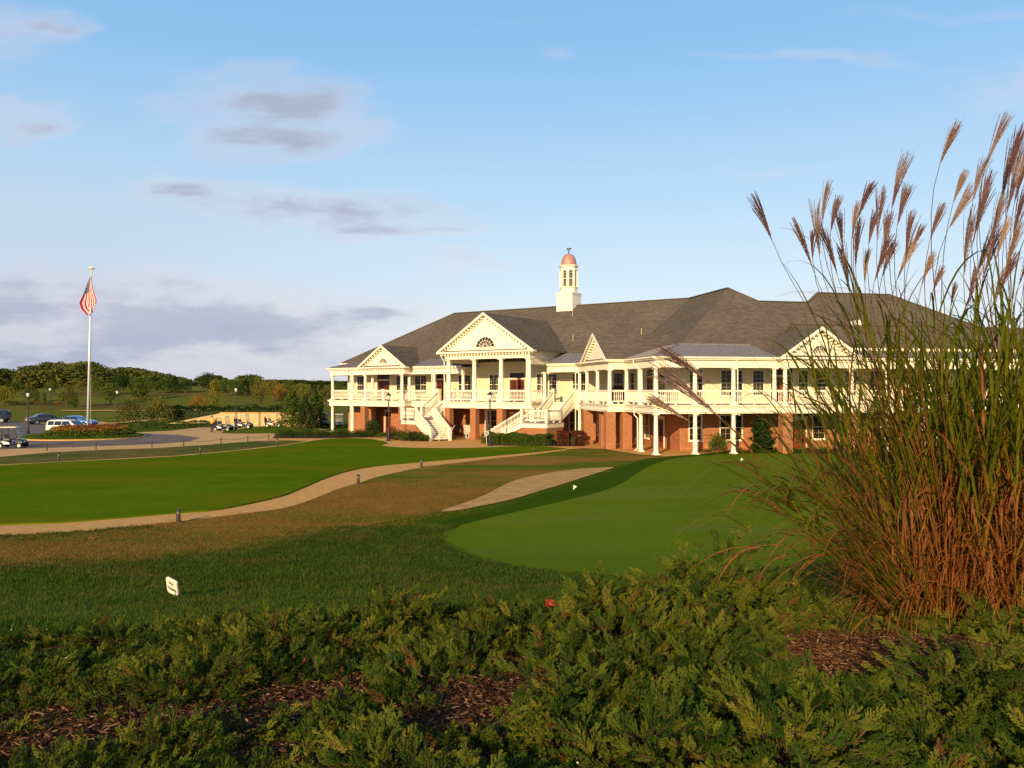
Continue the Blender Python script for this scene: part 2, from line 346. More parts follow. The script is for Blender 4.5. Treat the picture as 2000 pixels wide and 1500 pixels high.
def sheet(name,poly,off,mat,step=None,skirt=0,kind='structure',parent=None,**k):
    xs=[p[0] for p in poly]; ys=[p[1] for p in poly]
    pts=[Vector(p) for p in poly]; n=len(pts)
    if step:
        gx,gy=np.meshgrid(np.arange(min(xs),max(xs),step),np.arange(min(ys),max(ys),step)); gx=gx.ravel();gy=gy.ravel()
        m=inpoly(gx,gy,poly); pts+= [Vector((a,b)) for a,b in zip(gx[m],gy[m])]
    r=delaunay_2d_cdt(pts,[(i,(i+1)%n) for i in range(n)],[],1 ,1e-4) if step else delaunay_2d_cdt(pts,[],[list(range(n))],1,1e-4)
    V=r[0]; F=r[2]
    vs=[(p.x,p.y,H(p.x,p.y)+off) for p in V]; fs=[]
    for f in F:
        a,b,c=(V[f[0]],V[f[1]],V[f[2]])
        ar=(b.x-a.x)*(c.y-a.y)-(c.x-a.x)*(b.y-a.y)
        fs.append(tuple(f) if ar>0 else tuple(f)[::-1])
    if skirt:
        b0=len(vs); m=len(poly)
        vs+=[(p[0],p[1],H(p[0],p[1])+off) for p in poly]+[(p[0],p[1],H(p[0],p[1])+off-skirt) for p in poly]
        fs+=[(b0+i,b0+(i+1)%m,b0+m+(i+1)%m,b0+m+i) for i in range(m)]
    me=bpy.data.meshes.new(name); me.from_pydata(vs,[],fs); me.update(); me.materials.append(mat)
    return link(name,me,parent,kind=kind,**k)
# ================================================================ GROUND
def gridmesh(name,xs,ys,mat):
    X,Y=np.meshgrid(xs,ys); Z=HV(X,Y); nx=len(xs); ny=len(ys)
    me=bpy.data.meshes.new(name); v=np.stack([X.ravel(),Y.ravel(),Z.ravel()],1)
    i=np.arange(nx*ny).reshape(ny,nx); f=np.stack([i[:-1,:-1],i[:-1,1:],i[1:,1:],i[1:,:-1]],-1).reshape(-1,4)
    me.from_pydata(v.tolist(),[],f.tolist()); me.update(); me.materials.append(mat); return me
xs=np.concatenate([[-3000,-1500,-800,-400],np.arange(-260,261,5),[400,800,1500,3000]])
structure('ground',gridmesh('ground',xs,np.concatenate([[-60,-40,-20],np.arange(-10,32,.25),np.arange(32,119,3),[119]]),M['rough']))
structure('hills',gridmesh('hills',xs,np.concatenate([np.arange(119,330,3),[340,380,450,600,900,1500,3000]]),M['hill']))
def gp(l): return [G(a,b)[:2] for a,b in l]
Ue=[(-400,1046),(0,1029),(135,1023),(349,1005),(430,998),(540,975),(585,958),(640,935),(700,918),(760,910),(850,902),(950,893),(1050,884),(1105,878)]
Le=[(-400,1066),(0,1047),(135,1040),(230,1032),(349,1019),(460,1006),(560,992),(620,973),(660,957),(700,945),(745,931),(823,914),(900,903.5),(980,894.5),(1050,887),(1105,880)]
Ug=smoothline(gp(Ue),5); Lg=smoothline(gp(Le),5)
def sm(px,sub=4): return smoothline(gp(px),sub,True)
lawn_top=[(-400,934),(0,911.5),(115,905.5),(341,893.5),(460,882.5),(540,874),(590,866),(625,861),(670,857.5),(715,858.5),(745,863),(757,867),(745,870.5),(755,874),(800,876.5),(880,877.5),(940,876),(1000,874),(1050,873.5),(1105,877.5)]
sheet('lawn',smoothline(gp(lawn_top),4)+Ug[::-1],.085,M['lawn'],1.5,.09)
brown_px=[(1105,880),(1140,877),(1180,879),(1245,889.5),(1300,893.5),(1262,896),(1235,904),(1195,913),(1120,917),(1050,928),(1000,940),(950,965),(900,985),(862,998),(800,1012),(730,1025),(640,1043),(600,1053),(480,1078),(350,1094),(200,1104),(100,1112),(0,1112),(-400,1125)]
sheet('dormant_grass_strip',Lg+smoothline(gp(brown_px),4)[1:],.014,M['brown'],1.0)
cart_px=[(1195,913.5),(1120,918),(1050,929),(1000,941),(950,966),(900,986),(862,999),(880,1000),(935,991),(1000,976),(1060,958),(1100,946),(1150,930),(1185,919)]
sheet('cart_path',sm(cart_px),.03,M['cartpath'],1.0)
fringe_px=[(830,1040),(838,1065),(880,1092),(960,1115),(1080,1135),(1250,1143),(1600,1125),(2000,1075),(2500,1040),(2500,880),(1620,880.5),(1500,880),(1390,883.5),(1300,894),(1255,902),(1205,917),(1165,931),(1100,951),(1000,983),(920,1004),(860,1022)]
sheet('green_fringe',sm(fringe_px,3),.018,M['fringe'],1.0)
green_px=[(865,1043),(868,1058),(890,1075),(930,1092),(1000,1108),(1100,1121),(1200,1128),(1300,1128),(1400,1121),(1600,1103),(1900,1070),(2500,1030),(2500,886),(2000,886),(1620,886),(1500,885.5),(1400,889),(1320,896),(1285,905),(1262,915),(1240,928),(1215,945),(1170,962),(1100,980),(1000,1003),(920,1022),(885,1033)]
green_poly=sm(green_px,3)
sheet('putting_green',green_poly,.026,M['green'],1.0)
patio_px=[(530,857),(700,852),(800,849),(950,847),(1140,850),(1300,850),(1500,855),(1500,881),(1420,881.5),(1365,888),(1300,892.5),(1245,888.5),(1180,878),(1140,876.5),(1105,879),(1050,880),(880,884),(700,872),(600,870),(540,876.5),(460,885),(341,896),(115,908),(0,914),(-400,937),(-400,931),(0,908.5),(115,903),(341,891),(460,880.2),(540,871),(575,866),(598,861.5),(530,861.5)]
sheet('patio',gp(patio_px),.034,M['path'],3.0)
apron_px=[(-400,910),(0,893),(100,884),(200,879.5),(300,876),(400,870),(500,862),(560,860.8),(600,861.5),(640,858),(700,850),(640,840),(600,834),(545,826),(440,826),(400,834),(330,842),(265,845),(245,840),(232,832),(215,826),(200,824),(-400,824)]
sheet('drive_apron',gp(apron_px),.022,M['apron'],4.0)
asph_px=[(-400,820),(0,822),(110,829),(160,829),(205,830),(222,836),(255,846),(300,848),(350,850),(392,856),(370,863),(300,868),(200,872),(100,875),(0,878.5),(-400,893)]
sheet('asphalt_drive',gp(asph_px),.028,M['asphalt'],4.0)
sh_px=[(-400,910),(0,893.5),(100,884.5),(200,880),(300,876.5),(400,870.5),(500,862.5),(560,861.3),(597,862.2),(575,866.4),(540,871),(460,880.2),(341,891),(115,903),(0,909),(-400,931)]
sheet('grass_verge',gp(sh_px),.045,M['shoulder'],2.0,.05)
# grass mound in front of the cart lot
mc=G(520,842)
def dome(name,cx,cy,rx,ry,h,mat,n=28,m=7,base=0,kind='structure',**k):
    b=MB(); vs=[];fs=[]
    for j in range(m+1):
        t=j/m
        for i in range(n):
            a=2*PI*i/n; w=1+.08*math.sin(3*a+1)+.05*math.sin(5*a)
            x=cx+rx*t*w*math.cos(a); y=cy+ry*t*w*math.sin(a); vs.append((x,y,H(x,y)+base+h*(math.cos(t*PI)*.5+.5)-(.03 if j==m else 0)))
    for j in range(m):
        for i in range(n): fs.append((j*n+i,(j+1)*n+i,(j+1)*n+(i+1)%n,j*n+(i+1)%n))
    b.add(vs,fs); me=b.mesh(name,mat,True); return link(name,me,kind=kind,**k)
dome('grass_mound',-26.2,90.5,6.6,5.6,.55,M['rough'])
# the lower path: one slab after another
def resamp(l,n):
    l=np.array(l); d=np.r_[0,np.cumsum(np.hypot(*np.diff(l,axis=0).T))]; q=np.linspace(0,d[-1],n); return np.stack([np.interp(q,d,l[:,0]),np.interp(q,d,l[:,1])],1),d[-1]
Ua,ul=resamp(Ug,1201); La,_=resamp(Lg,1201)
lowp=sheet('path',[tuple(p) for p in Ua[::20]]+[tuple(p) for p in La[::20]][::-1],.008,M['mulch'],1.5)
ns=int(ul/2.4); rp=random.Random(3)
for i in range(ns):
    a=int(1200*i/ns); b=int(1200*(i+1)/ns); g=max(1,int(.008*1200/ul)); mb=MB(); k=[a,a+(b-a)//3,a+2*(b-a)//3,b]
    U=[Vector(Ua[j]) for j in k]; Q=[Vector(La[j]) for j in k]
    U[-1]=U[-1].lerp(U[-2],.03); Q[-1]=Q[-1].lerp(Q[-2],.03); dz=rp.uniform(-.003,.003)
    vs=[(p.x,p.y,H(p.x,p.y)+.032+dz) for p in U]+[(p.x,p.y,H(p.x,p.y)+.032+dz) for p in Q]
    vs+=[(x,y,z-.06) for x,y,z in vs]
    fs=[(j+4,j+5,j+1,j) for j in range(3)]+[(0,1,9,8),(1,2,10,9),(2,3,11,10),(4,12,13,5),(5,13,14,6),(6,14,15,7),(3,7,15,11),(4,0,8,12)]
    mb.add(vs,fs); part('paving_slab',mb,M['path'],lowp)
# thin paths over the hill
def strip(name,pl,w,mat,off=.05):
    p=smoothline(gp(pl),5); L_=[];R_=[]
    for i in range(len(p)):
        a=Vector(p[max(0,i-1)]); b=Vector(p[min(len(p)-1,i+1)]); d=(b-a).normalized(); n=Vector((-d.y,d.x))*w/2; c=Vector(p[i])
        L_.append(tuple(c+n)); R_.append(tuple(c-n))
    me=bpy.data.meshes.new(name); vs=[(x,y,H(x,y)+off) for q in zip(L_,R_) for x,y in q]; fs=[(2*i+1,2*i+3,2*i+2,2*i) for i in range(len(p)-1)]
    me.from_pydata(vs,[],fs); me.update(); me.materials.append(mat); return structure(name,me)
strip('hill_path',[(120,803),(200,803),(280,803),(345,801),(420,800)],2.2,M['path'],.12)
strip('cart_ramp',[(205,829),(260,825),(320,818),(350,808),(385,799)],2.2,M['path'],.12)
# ================================================================ VEGETATION HELPERS
def crownmesh(name,seed,shape,n,leaf,mat,lumps=14,w=1.0):
    r=np.random.RandomState(seed); C=[];
    for i in range(lumps):
        t=(i+.5)/lumps
        if shape=='round': z=.28+.62*t; rad=.40*math.sin(PI*(t*.78+.14))
        elif shape=='tall': z=.16+.78*t; rad=.26*math.sin(PI*(t*.75+.16))
        elif shape=='cone': z=.06+.86*t; rad=.34*(1-t)**.75
        elif shape=='column': z=.05+.88*t; rad=.15*(1-.5*t)
        elif shape=='bush': z=.2+.55*t; rad=.42*math.sin(PI*(t*.6+.3))
        elif shape=='pineside': z=.3+.62*t; rad=.30*(.9-.5*t)
        a=r.rand()*6.28; lr={'round':.19,'tall':.15,'cone':.15*(1.15-t),'column':.10,'bush':.24,'pineside':.15}[shape]*(.75+.5*r.rand())
        C.append((rad*math.cos(a)*w,rad*math.sin(a)*w,z,lr))
        a2=a+2.1+r.rand(); C.append((rad*.9*math.cos(a2)*w,rad*.9*math.sin(a2)*w,z+.03*r.randn(),lr)); a2+=2
        C.append((rad*.55*math.cos(a2)*w,rad*.55*math.sin(a2)*w,z+.05*r.randn(),lr))
    C=np.array(C); k=r.randint(0,len(C),n); d=r.randn(n,3); d/=np.linalg.norm(d,axis=1)[:,None]
    rr=(.45+.6*r.rand(n)**.6)*C[k,3]; P=C[k,:3]+d*rr[:,None]*np.array([1,1,.85])
    P[:,2]=np.clip(P[:,2],.015,1.02)
    nrm=d+.7*r.randn(n,3); nrm/=np.linalg.norm(nrm,axis=1)[:,None]
    u=np.cross(nrm,r.randn(n,3)); u/=np.linalg.norm(u,axis=1)[:,None]; v=np.cross(nrm,u)
    s=(leaf*(.55+.8*r.rand(n)))[:,None]
    q=np.stack([P-u*s*.5,P-v*s*.42,P+u*s*.55,P+v*s*.42],1).reshape(-1,3)
    me=bpy.data.meshes.new(name); f=np.arange(4*n).reshape(-1,4); me.from_pydata(q.tolist(),[],f.tolist()); me.update(); me.materials.append(mat); return me
def trunkmesh(name,seed,mat,h=.6,r0=.028,limbs=7,spread=.25,low=.25):
    r=random.Random(seed); b=MB()
    pts=[(0,0,-.02)]+[(r.uniform(-.012,.012)*i,r.uniform(-.012,.012)*i,h*i/4) for i in range(1,5)]
    b.tube(pts,[r0*1.25,r0,r0*.75,r0*.5,r0*.2],6)
    for i in range(limbs):
        z=low+(h-low)*i/limbs; a=r.uniform(0,6.28); s=spread*r.uniform(.6,1.1)
        b.tube([(0,0,z),(s*.5*math.cos(a),s*.5*math.sin(a),z+s*.45),(s*math.cos(a),s*math.sin(a),z+s*.8)],[r0*.45,r0*.3,r0*.08],4)
    return b.mesh(name,mat,True)
M['bark']=simple('tree_bark',(.13,.09,.06),.9,.3,12,0,.1,.5,30)
M['leaf_dark']=leafmat('dark_evergreen_leaf',[(.012,.030,.007),(.026,.050,.010),(.045,.075,.016)],scale=.6)
M['leaf_mid']=leafmat('mid_green_leaf',[(.03,.06,.008),(.07,.105,.014),(.13,.15,.022)],scale=.6)
M['leaf_olive']=leafmat('olive_autumn_leaf',[(.06,.07,.012),(.12,.11,.018),(.20,.15,.03)],scale=.6)
M['leaf_yellow']=leafmat('yellow_autumn_leaf',[(.09,.10,.012),(.17,.15,.018),(.26,.19,.025)],scale=.6)
M['leaf_orange']=leafmat('orange_autumn_leaf',[(.12,.065,.012),(.22,.11,.018),(.30,.16,.025)],scale=.6)
M['leaf_red']=leafmat('dark_red_leaf',[(.06,.020,.012),(.14,.045,.022),(.21,.07,.03)],scale=4)
M['leaf_hedge']=leafmat('hedge_leaf',[(.030,.052,.008),(.058,.092,.012),(.10,.13,.018)],scale=4)
M['leaf_wood']=leafmat('woodland_leaf',[(.022,.040,.010),(.055,.075,.014),(.15,.145,.028)],scale=.05,trans=.2)
# ---- far woodland: one joined object
prof=[(-260,716),(-120,712),(0,717),(35,721),(55,711),(72,714),(95,706),(118,705),(127,711),(137,705),(185,705),(200,713),(220,719),(232,715),(262,717),(290,721),(320,726),(345,732),(362,738),(380,745),(395,743),(405,729),(420,729),(440,739),(456,746),(468,731),(492,728),(503,737),(520,744),(560,744),(600,752),(625,750),(650,745),(672,744),(690,748),(760,750)]
base=[crownmesh('woodcrown%d'%i,40+i,['round','tall','round','tall','cone'][i],430,.115,None) for i in range(5)]
bv=[]
for me in base:
    a=np.empty(len(me.vertices)*3,'f'); me.vertices.foreach_get('co',a); bv.append(a.reshape(-1,3))
Q=[]; rw=np.random.RandomState(5)
for i in range(560):
    px=-260+1030*((i+rw.rand())/560.); d=rw.uniform(330,400) if i%3 else rw.uniform(300,330)
    top=np.interp(px,[p[0] for p in prof],[p[1] for p in prof])+abs(rw.randn())*4.5+(rw.uniform(6,26) if i%3==0 else 0)
    x=(px-1000)/FPX*d; z0=H(x,d); zt=CZ+(HZ-top)/FPX*d; h=max(zt-z0,3)
    k=rw.randint(0,5) if rw.rand()<.25 else rw.randint(0,4); wdt=rw.uniform(6,12)/.8 if k!=4 else 7
    a=rw.rand()*6.28; v=bv[k]*1.0; xx=v[:,0]*math.cos(a)-v[:,1]*math.sin(a); yy=v[:,0]*math.sin(a)+v[:,1]*math.cos(a)
    Q.append(np.stack([x+xx*wdt,d+yy*wdt,z0-.5+v[:,2]*h*(1.0)],1))
Q=np.concatenate(Q); me=bpy.data.meshes.new('distant_woodland'); me.from_pydata(Q.tolist(),[],np.arange(len(Q)).reshape(-1,4).tolist()); me.update(); me.materials.append(M['leaf_wood'])
link('distant_woodland',me,label='dark green far woodland along the top of the hill on the left',cat='woodland',kind='stuff')
# ---- single trees on the hill and beside the drive
tb=[trunkmesh('tree_trunk_%d'%i,i,M['bark']) for i in range(3)]; tbush=trunkmesh('bush_stems',9,M['bark'],.5,.02,9,.3,.05)
CR={}
def crown(kind,matk,seed,n=1500,leaf=.05):
    key=(kind,matk,seed)
    if key not in CR: CR[key]=crownmesh('crown_%s_%s_%d'%key,seed*7+len(CR),kind,n,leaf,M[matk])
    return CR[key]
def tree(name,px,by,ty,wpx,kind,matk,label,seed=1,y=None,cat='tree',n=1500,leaf=.05,trunk=True,group=None,zb=None):
    x,yy,z=G(px,by) if y is None else ((px-1000)/FPX*y,y,H((px-1000)/FPX*y,y))
    h=CZ+(HZ-ty)/FPX*yy-z; w=wpx/FPX*yy; 
    W_={'round':.98,'tall':.7,'cone':.78,'column':.42,'bush':1.1,'pineside':.72}[kind]
    w*=1.12
    t=thing(name,label,cat,(x,yy,z),random.Random(px).uniform(0,6.28),group); t.scale=(w/W_,w/W_,h)
    link('trunk',tbush if kind=='bush' else tb[seed%3],t); link('crown',crown(kind,matk,seed,n,leaf),t); return t
T_=[('deciduous_tree',8,793,752,44,'round','leaf_yellow','yellow orange tree at the far left edge behind the black car',1),
('deciduous_tree',58,786,752,26,'round','leaf_olive','small rusty tree on the hill just left of the second lamp post',2),
('deciduous_tree',131,797,751,32,'round','leaf_olive','rounded yellow green tree behind the grey car on the hill slope',3),
('sapling',72,790,766,10,'tall','leaf_mid','thin dark sapling leftmost on the slope behind the parked cars',1),
('sapling',86,790,765,10,'tall','leaf_mid','slim sapling between two others behind the grey car',2),
('sapling',147,800,770,12,'tall','leaf_mid','slim green sapling right behind the yellow green round tree',3),
('deciduous_tree',158,768,742,26,'round','leaf_olive','rusty olive tree on the hill crest left of the flagpole',4),
('deciduous_tree',216,790,748,40,'round','leaf_mid','broad green brown tree on the slope right of the flagpole',5),
('deciduous_tree',272,782,736,42,'tall','leaf_mid','tall mid green tree on the slope above the bushes',6),
('deciduous_tree',304,768,744,24,'round','leaf_mid','small dark tree on the crest behind the tan hill path',7),
('shrub_tree',253,833,768,50,'bush','leaf_olive','brown and green bushy tree beside the lamp post right of the flower island',2),
('shrub_tree',309,831,768,48,'bush','leaf_olive','loose olive bushy tree between drive and hill path',3),
('shrub_tree',340,826,808,60,'bush','leaf_yellow','low yellow green shrub mass at the foot of the ramp',4),
('deciduous_tree',386,805,766,36,'bush','leaf_orange','small orange brown tree beside the dark hedge',5),
('deciduous_tree',342,768,732,26,'cone','leaf_dark','dark pointed tree on the crest above the orange tree',6),
('deciduous_tree',362,768,742,30,'round','leaf_dark','dark round tree on the crest left of the gap',7),
('young_tree',418,800,741,20,'tall','leaf_yellow','thin young yellow tree standing behind the hedge',8),
('deciduous_tree',441,774,739,28,'round','leaf_mid','mid green tree with bare stem on the crest behind the lamp post',9),
('evergreen_tree',480,773,738,34,'cone','leaf_dark','dark evergreen on the crest right of the lamp post',10),
('young_tree',504,797,739,30,'round','leaf_olive','olive brown young tree with pale stem behind the wall',11),
('deciduous_tree',533,785,742,34,'round','leaf_yellow','pale yellow green tree above the retaining wall end',12),
('deciduous_tree',549,790,748,26,'round','leaf_orange','bright orange tree behind the conifers',13),
('deciduous_tree',640,795,756,40,'round','leaf_olive','yellow green tree behind the conifers near the veranda corner',14),
('evergreen_tree',612,775,742,24,'cone','leaf_dark','dark pointed evergreen far behind left of the veranda',15),
('evergreen_tree',628,772,745,18,'cone','leaf_dark','second dark pointed evergreen just left of the veranda roof',16)]
for a in T_:
    tree(a[0],a[1],a[2],a[3],a[4],a[5],a[6],a[7],a[8]%4+1,n=1300,leaf=.055)
EX=[('deciduous_tree',30,770,745,30,'round','leaf_mid','green tree on the far crest above the black car',2),
('deciduous_tree',100,772,744,26,'round','leaf_mid','green tree on the far crest just right of the second lamp post',3),
('deciduous_tree',190,772,738,30,'round','leaf_mid','leafy green tree right beside the flagpole on the crest',1),
('deciduous_tree',238,768,728,36,'round','leaf_dark','large dark round tree on the crest right of the third lamp post',2),
('deciduous_tree',320,768,738,34,'round','leaf_mid','mid green tree filling the crest above the tan path',3),
('deciduous_tree',405,766,728,40,'round','leaf_dark','large dark rounded tree rising highest in the middle of the crest',1),
('deciduous_tree',428,768,742,28,'round','leaf_mid','mid green tree at the right foot of the tallest crest tree',2),
('deciduous_tree',462,770,744,24,'round','leaf_mid','bushy green tree directly behind the lamp post by the carts',3),
('deciduous_tree',518,775,744,38,'round','leaf_yellow','broad yellow green tree above the wall, left of the orange one',1),
('deciduous_tree',498,768,732,32,'round','leaf_mid','tall leafy tree on the crest right of the evergreen',2),
('deciduous_tree',565,775,742,36,'round','leaf_mid','green tree rising behind the tallest conifer',3),
('deciduous_tree',590,780,748,36,'round','leaf_yellow','pale yellow green tree behind the middle conifer',1),
('deciduous_tree',660,780,748,40,'round','leaf_mid','green tree seen through the left end of the veranda',2),
('deciduous_tree',278,776,742,30,'round','leaf_olive','olive tree on the slope between the lamp post and tan path',3)]
for a in EX: tree(a[0],a[1],a[2],a[3],a[4],a[5],a[6],a[7],a[8],n=1300,leaf=.055)
for i,px in enumerate(range(20,150,13)): tree('slope_shrub',px,790+(i%3),781+(i%2),16,'bush',('leaf_dark','leaf_orange','leaf_olive')[i%3],('dark green','rusty brown','olive')[i%3]+' low shrub, '+['leftmost','second','third','fourth','fifth','sixth','seventh','eighth','ninth','tenth'][i]+' from the left in the scrub belt',i%3,cat='shrub',n=300,leaf=.1,group='scrub belt behind the parked cars')
# conifers by the building corner
tree('conifer',571,836,751,52,'cone','leaf_mid','tall loose green conifer leftmost of the three beside the club house',1,y=97,n=5000,leaf=.035)
tree('conifer',597,838,767,44,'cone','leaf_dark','middle dark broad conifer beside the club house',2,y=95,n=5000,leaf=.035)
tree('conifer',617,834,768,34,'column','leaf_mid','narrow yellowish upright conifer nearest the veranda',3,y=99,n=4000,leaf=.035)
# ---- clipped shrubs and hedges near the building
def leafybox(name,pl,w,h,mat,label,cat,dens=260,leaf=.10,kind=None,z0=0,seed=1,group=None,rough=.25,off=0):
    """loose hedge along a ground polyline (world xy); leaves over a lumpy core"""
    r=np.random.RandomState(seed); p=np.array(pl,float); d=np.r_[0,np.cumsum(np.hypot(*np.diff(p,axis=0).T))]; Ltot=d[-1]; n=int(dens*Ltot*(w+2*h))
    s=r.rand(n)*Ltot; x=np.interp(s,d,p[:,0]); y=np.interp(s,d,p[:,1]); i=np.clip(np.searchsorted(d,s)-1,0,len(p)-2); t=(p[i+1]-p[i]); t/=np.linalg.norm(t,axis=1)[:,None]
    hh=h*(1+rough*(np.sin(s*2.1+seed)*.35+np.sin(s*5.3)*.22)); ww=w*(1+rough*(np.sin(s*2.7+seed)*.4+np.sin(s*6.1)*.3))
    side_=r.rand(n)<.5; ox=np.where(side_,np.sign(r.rand(n)-.5)*ww/2*(.82+.22*r.rand(n)),(r.rand(n)*2-1)*ww/2); oz=np.where(side_,hh*.92*r.rand(n),hh*(1-.22*(ox/(ww/2))**2)*(.84+.2*r.rand(n)))
    gz=HV(x,y)+z0; P=np.stack([x-t[:,1]*ox,y+t[:,0]*ox,gz+oz],1)
    nr=r.randn(n,3); nr/=np.linalg.norm(nr,axis=1)[:,None]; u=np.cross(nr,r.randn(n,3)); u/=np.linalg.norm(u,axis=1)[:,None]; v=np.cross(nr,u); sz=(leaf*(.6+.8*r.rand(n)))[:,None]
    V=np.stack([P-u*sz*.5,P-v*sz*.35,P+u*sz*.5,P+v*sz*.35],1).reshape(-1,3)
    me=bpy.data.meshes.new(name); me.from_pydata(V.tolist(),[],np.arange(4*n).reshape(-1,4).tolist()); me.update(); me.materials.append(mat)
    c=MB(); 
    for k in range(len(p)-1):
        a_=Vector((*p[k],H(*p[k])+z0)); b_=Vector((*p[k+1],H(*p[k+1])+z0)); c.bar(a_+Vector((0,0,h*.32)),b_+Vector((0,0,h*.32)),w*.42,h*.60)
    t_=thing(name,label,cat,(p[0][0],p[0][1],H(*p[0])+z0),0,group)
    off_=-Vector(t_.location)
    lo=link('foliage',me,t_,off_); cc=part('stems',c,M['core'],t_); cc.location=off_
    return t_
M['core']=simple('shrub_stems',(.03,.045,.012),.95,.3,8)
def P2(pl): return [G(a,b)[:2] for a,b in pl]
leafybox('dark_hedge',[(-48.5,112),(-42,108.5),(-37.5,106.5),(-30,106.2),(-26,106)],1.4,1.5,M['leaf_dark'],'long dark hedge curving along the top of the tan retaining wall','hedge',60,.2,z0=.9,seed=4)
leafybox('low_hedge',[(-44,97),(-40,99),(-36,101)],2.2,.8,M['leaf_hedge'],'low green hedge beside the drive left of the golf carts','hedge',60,.16,seed=6)
w_=MB(); w_.box(-36.6,-24.0,104.0,104.35,0,1.62)
ww=thing('retaining_wall','tan block retaining wall behind the golf carts','wall',(-30,104,0)); pw=part('wall',w_,M['retain'],ww); pw.location=(30,-104,0)
w_=MB(); w_.hexa([(-43,101.5,-.1),(-36.6,104,-.1),(-36.6,104.35,-.1),(-43,101.9,-.1)],[(-43,101.5,.25),(-36.6,104,1.6),(-36.6,104.35,1.6),(-43,101.9,.25)]); pw=part('sloping_wing',w_,M['retain'],ww); pw.location=(30,-104,0)
w_=MB(); w_.box(-36.7,-23.9,103.93,104.42,1.62,1.72); pw=part('coping',w_,M['path'],ww); pw.location=(30,-104,0)
# ================================================================ CLUB HOUSE
# local frame of the root: x = t along the long facade, y = r to the back, z up
O1=Vector((-19.15,88.5,0)); A1=R(-33.5)
club=thing('clubhouse','large white and brick club house with grey shingle roofs, pillared verandas and a white cupola','club house',O1,A1)
M1=Matrix.Translation(O1)@Matrix.Rotation(A1,4,'Z')
F2=Matrix.Translation(Vector((9.96,57.4,0)))@Matrix.Rotation(R(11.5),4,'Z')   # frame of the near wing: a along, b back
T2=M1.inverted()@F2
def L1(x,y,z=0): return M1.inverted()@Vector((x,y,z))
I4=Matrix.Identity(4)
def cp(name,b,mat,smooth=False,parent=None,**k): return part(name,b,mat,parent or club,smooth,**k)
DZ=3.45     # deck floor
# ---- decks ------------------------------------------------------
def w2(a,b): v=T2@Vector((a,b,0)); return (v.x,v.y)
lwr=[(-.35,-.25),(5.2,-.25),(5.2,-1.3),(11.2,-1.3),(11.2,-.25),(17.3,-.25),(17.3,-3.0),(26.95,-3.0),(26.95,-.25),(30.1,-.25)]
edge2=[(-1.65,12.3),(-1.65,5.7),(-.3,5.7),(-.3,-.3),(9.0,-.3),(9.0,-.9),(15.1,-.9),(15.1,-.3),(34.3,-.3)]
front=lwr+[w2(*p) for p in edge2]
back=[w2(34.3,3.0),w2(3.0,3.0),w2(3.0,14.2),(33.4,2.3),(-.05,2.3)]
deckpoly=front+back
def offs(poly,d):  # offset open polyline outwards (to the viewer's side)
    out=[]
    for i,p in enumerate(poly):
        a=Vector(poly[max(i-1,0)]); b=Vector(p); c=Vector(poly[min(i+1,len(poly)-1)])
        n=Vector((0,0)); 
        d1=(b-a); d2=(c-b)
        if d1.length>0: d1.normalize()
        if d2.length>0: d2.normalize()
        n1=Vector((d1.y,-d1.x)); n2=Vector((d2.y,-d2.x))
        if d1.length==0: n=n2*d
        elif d2.length==0: n=n1*d
        else:
            s=n1+n2; n=s*(d/(max(.3,1+n1.dot(n2))))
        out.append((b.x+n.x,b.y+n.y))
    return out
cp('deck_floor',MB().prism(deckpoly,3.34,DZ),M['deck'])
def band(name,poly,z0,z1,d,mat,th=.12):
    b=MB(); o=offs(poly,d); i_=offs(poly,d-th); n=len(poly)
    vs=[(x,y,z0) for x,y in o]+[(x,y,z1) for x,y in o]+[(x,y,z0) for x,y in i_]+[(x,y,z1) for x,y in i_]
    fs=[]
    for k in range(n-1): fs+=[(k,k+1,n+k+1,n+k),(2*n+k+1,2*n+k,3*n+k,3*n+k+1),(n+k,n+k+1,3*n+k+1,3*n+k),(k+1,k,2*n+k,2*n+k+1)]
    fs+=[(0,n,3*n,2*n),(n-1,3*n-1,4*n-1,2*n-1)]
    b.add(vs,fs); return cp(name,b,mat)
sideL=[(-.05,2.3)]+front
band('deck_fascia',sideL,2.86,3.28,-.05,M['trim'],.3)
band('deck_cornice',sideL,3.28,3.36,.03,M['trim'],.3)
band('deck_edge',sideL,3.38,3.45,.09,M['trim'],.3)
cp('veranda_soffit',MB().prism(deckpoly,2.96,3.0),M['soffit'])
# ---- walls ------------------------------------------------------
TH=.3
b=MB(); b.box(0,33.9,2.3,2.3+TH,3.45,7.45); b.box(0,TH,2.6,19,3.45,7.45); b.box(0,33,19,19.3,0,7.4)
b.box(17.57,26.71,2.24,2.30,5.9,7.7)
cp('upper_wall',b,M['siding'])
b=MB(T2); b.box(3,34,3,3.3,3.45,7.75); b.box(3,3.3,3.3,14.0,3.45,7.75); b.box(34,34.3,3,19,0,7.75)
cp('near_wing_upper_wall',b,M['siding'])
b=MB(); b.box(0,33.9,2.32,2.62,0,3.3); b.box(.02,.3,2.62,19,0,3.3); b.box(17.3,17.6,-2.0,2.3,0,.02)
cp('brick_wall',b,M['brick'])
b=MB(T2); b.box(3.02,34,3.02,3.32,0,3.3); b.box(3.02,3.32,3.32,14.0,0,3.3)
cp('near_wing_brick_wall',b,M['brick'])
b=MB(T2); b.box(3,34,2.6,3.0,0,.05); 
for x in (17.57,):
    pass
# corner boards
for q_ in ((-.03,.14,2.26,2.45),(17.5,17.64,2.2,2.28),(26.64,26.78,2.2,2.28)): cp('corner_board',MB().box(*q_,3.45,7.3),M['trim'])
b=MB(T2); b.box(2.97,3.12,2.97,3.12,3.45,7.6); cp('corner_board',b,M['trim'])
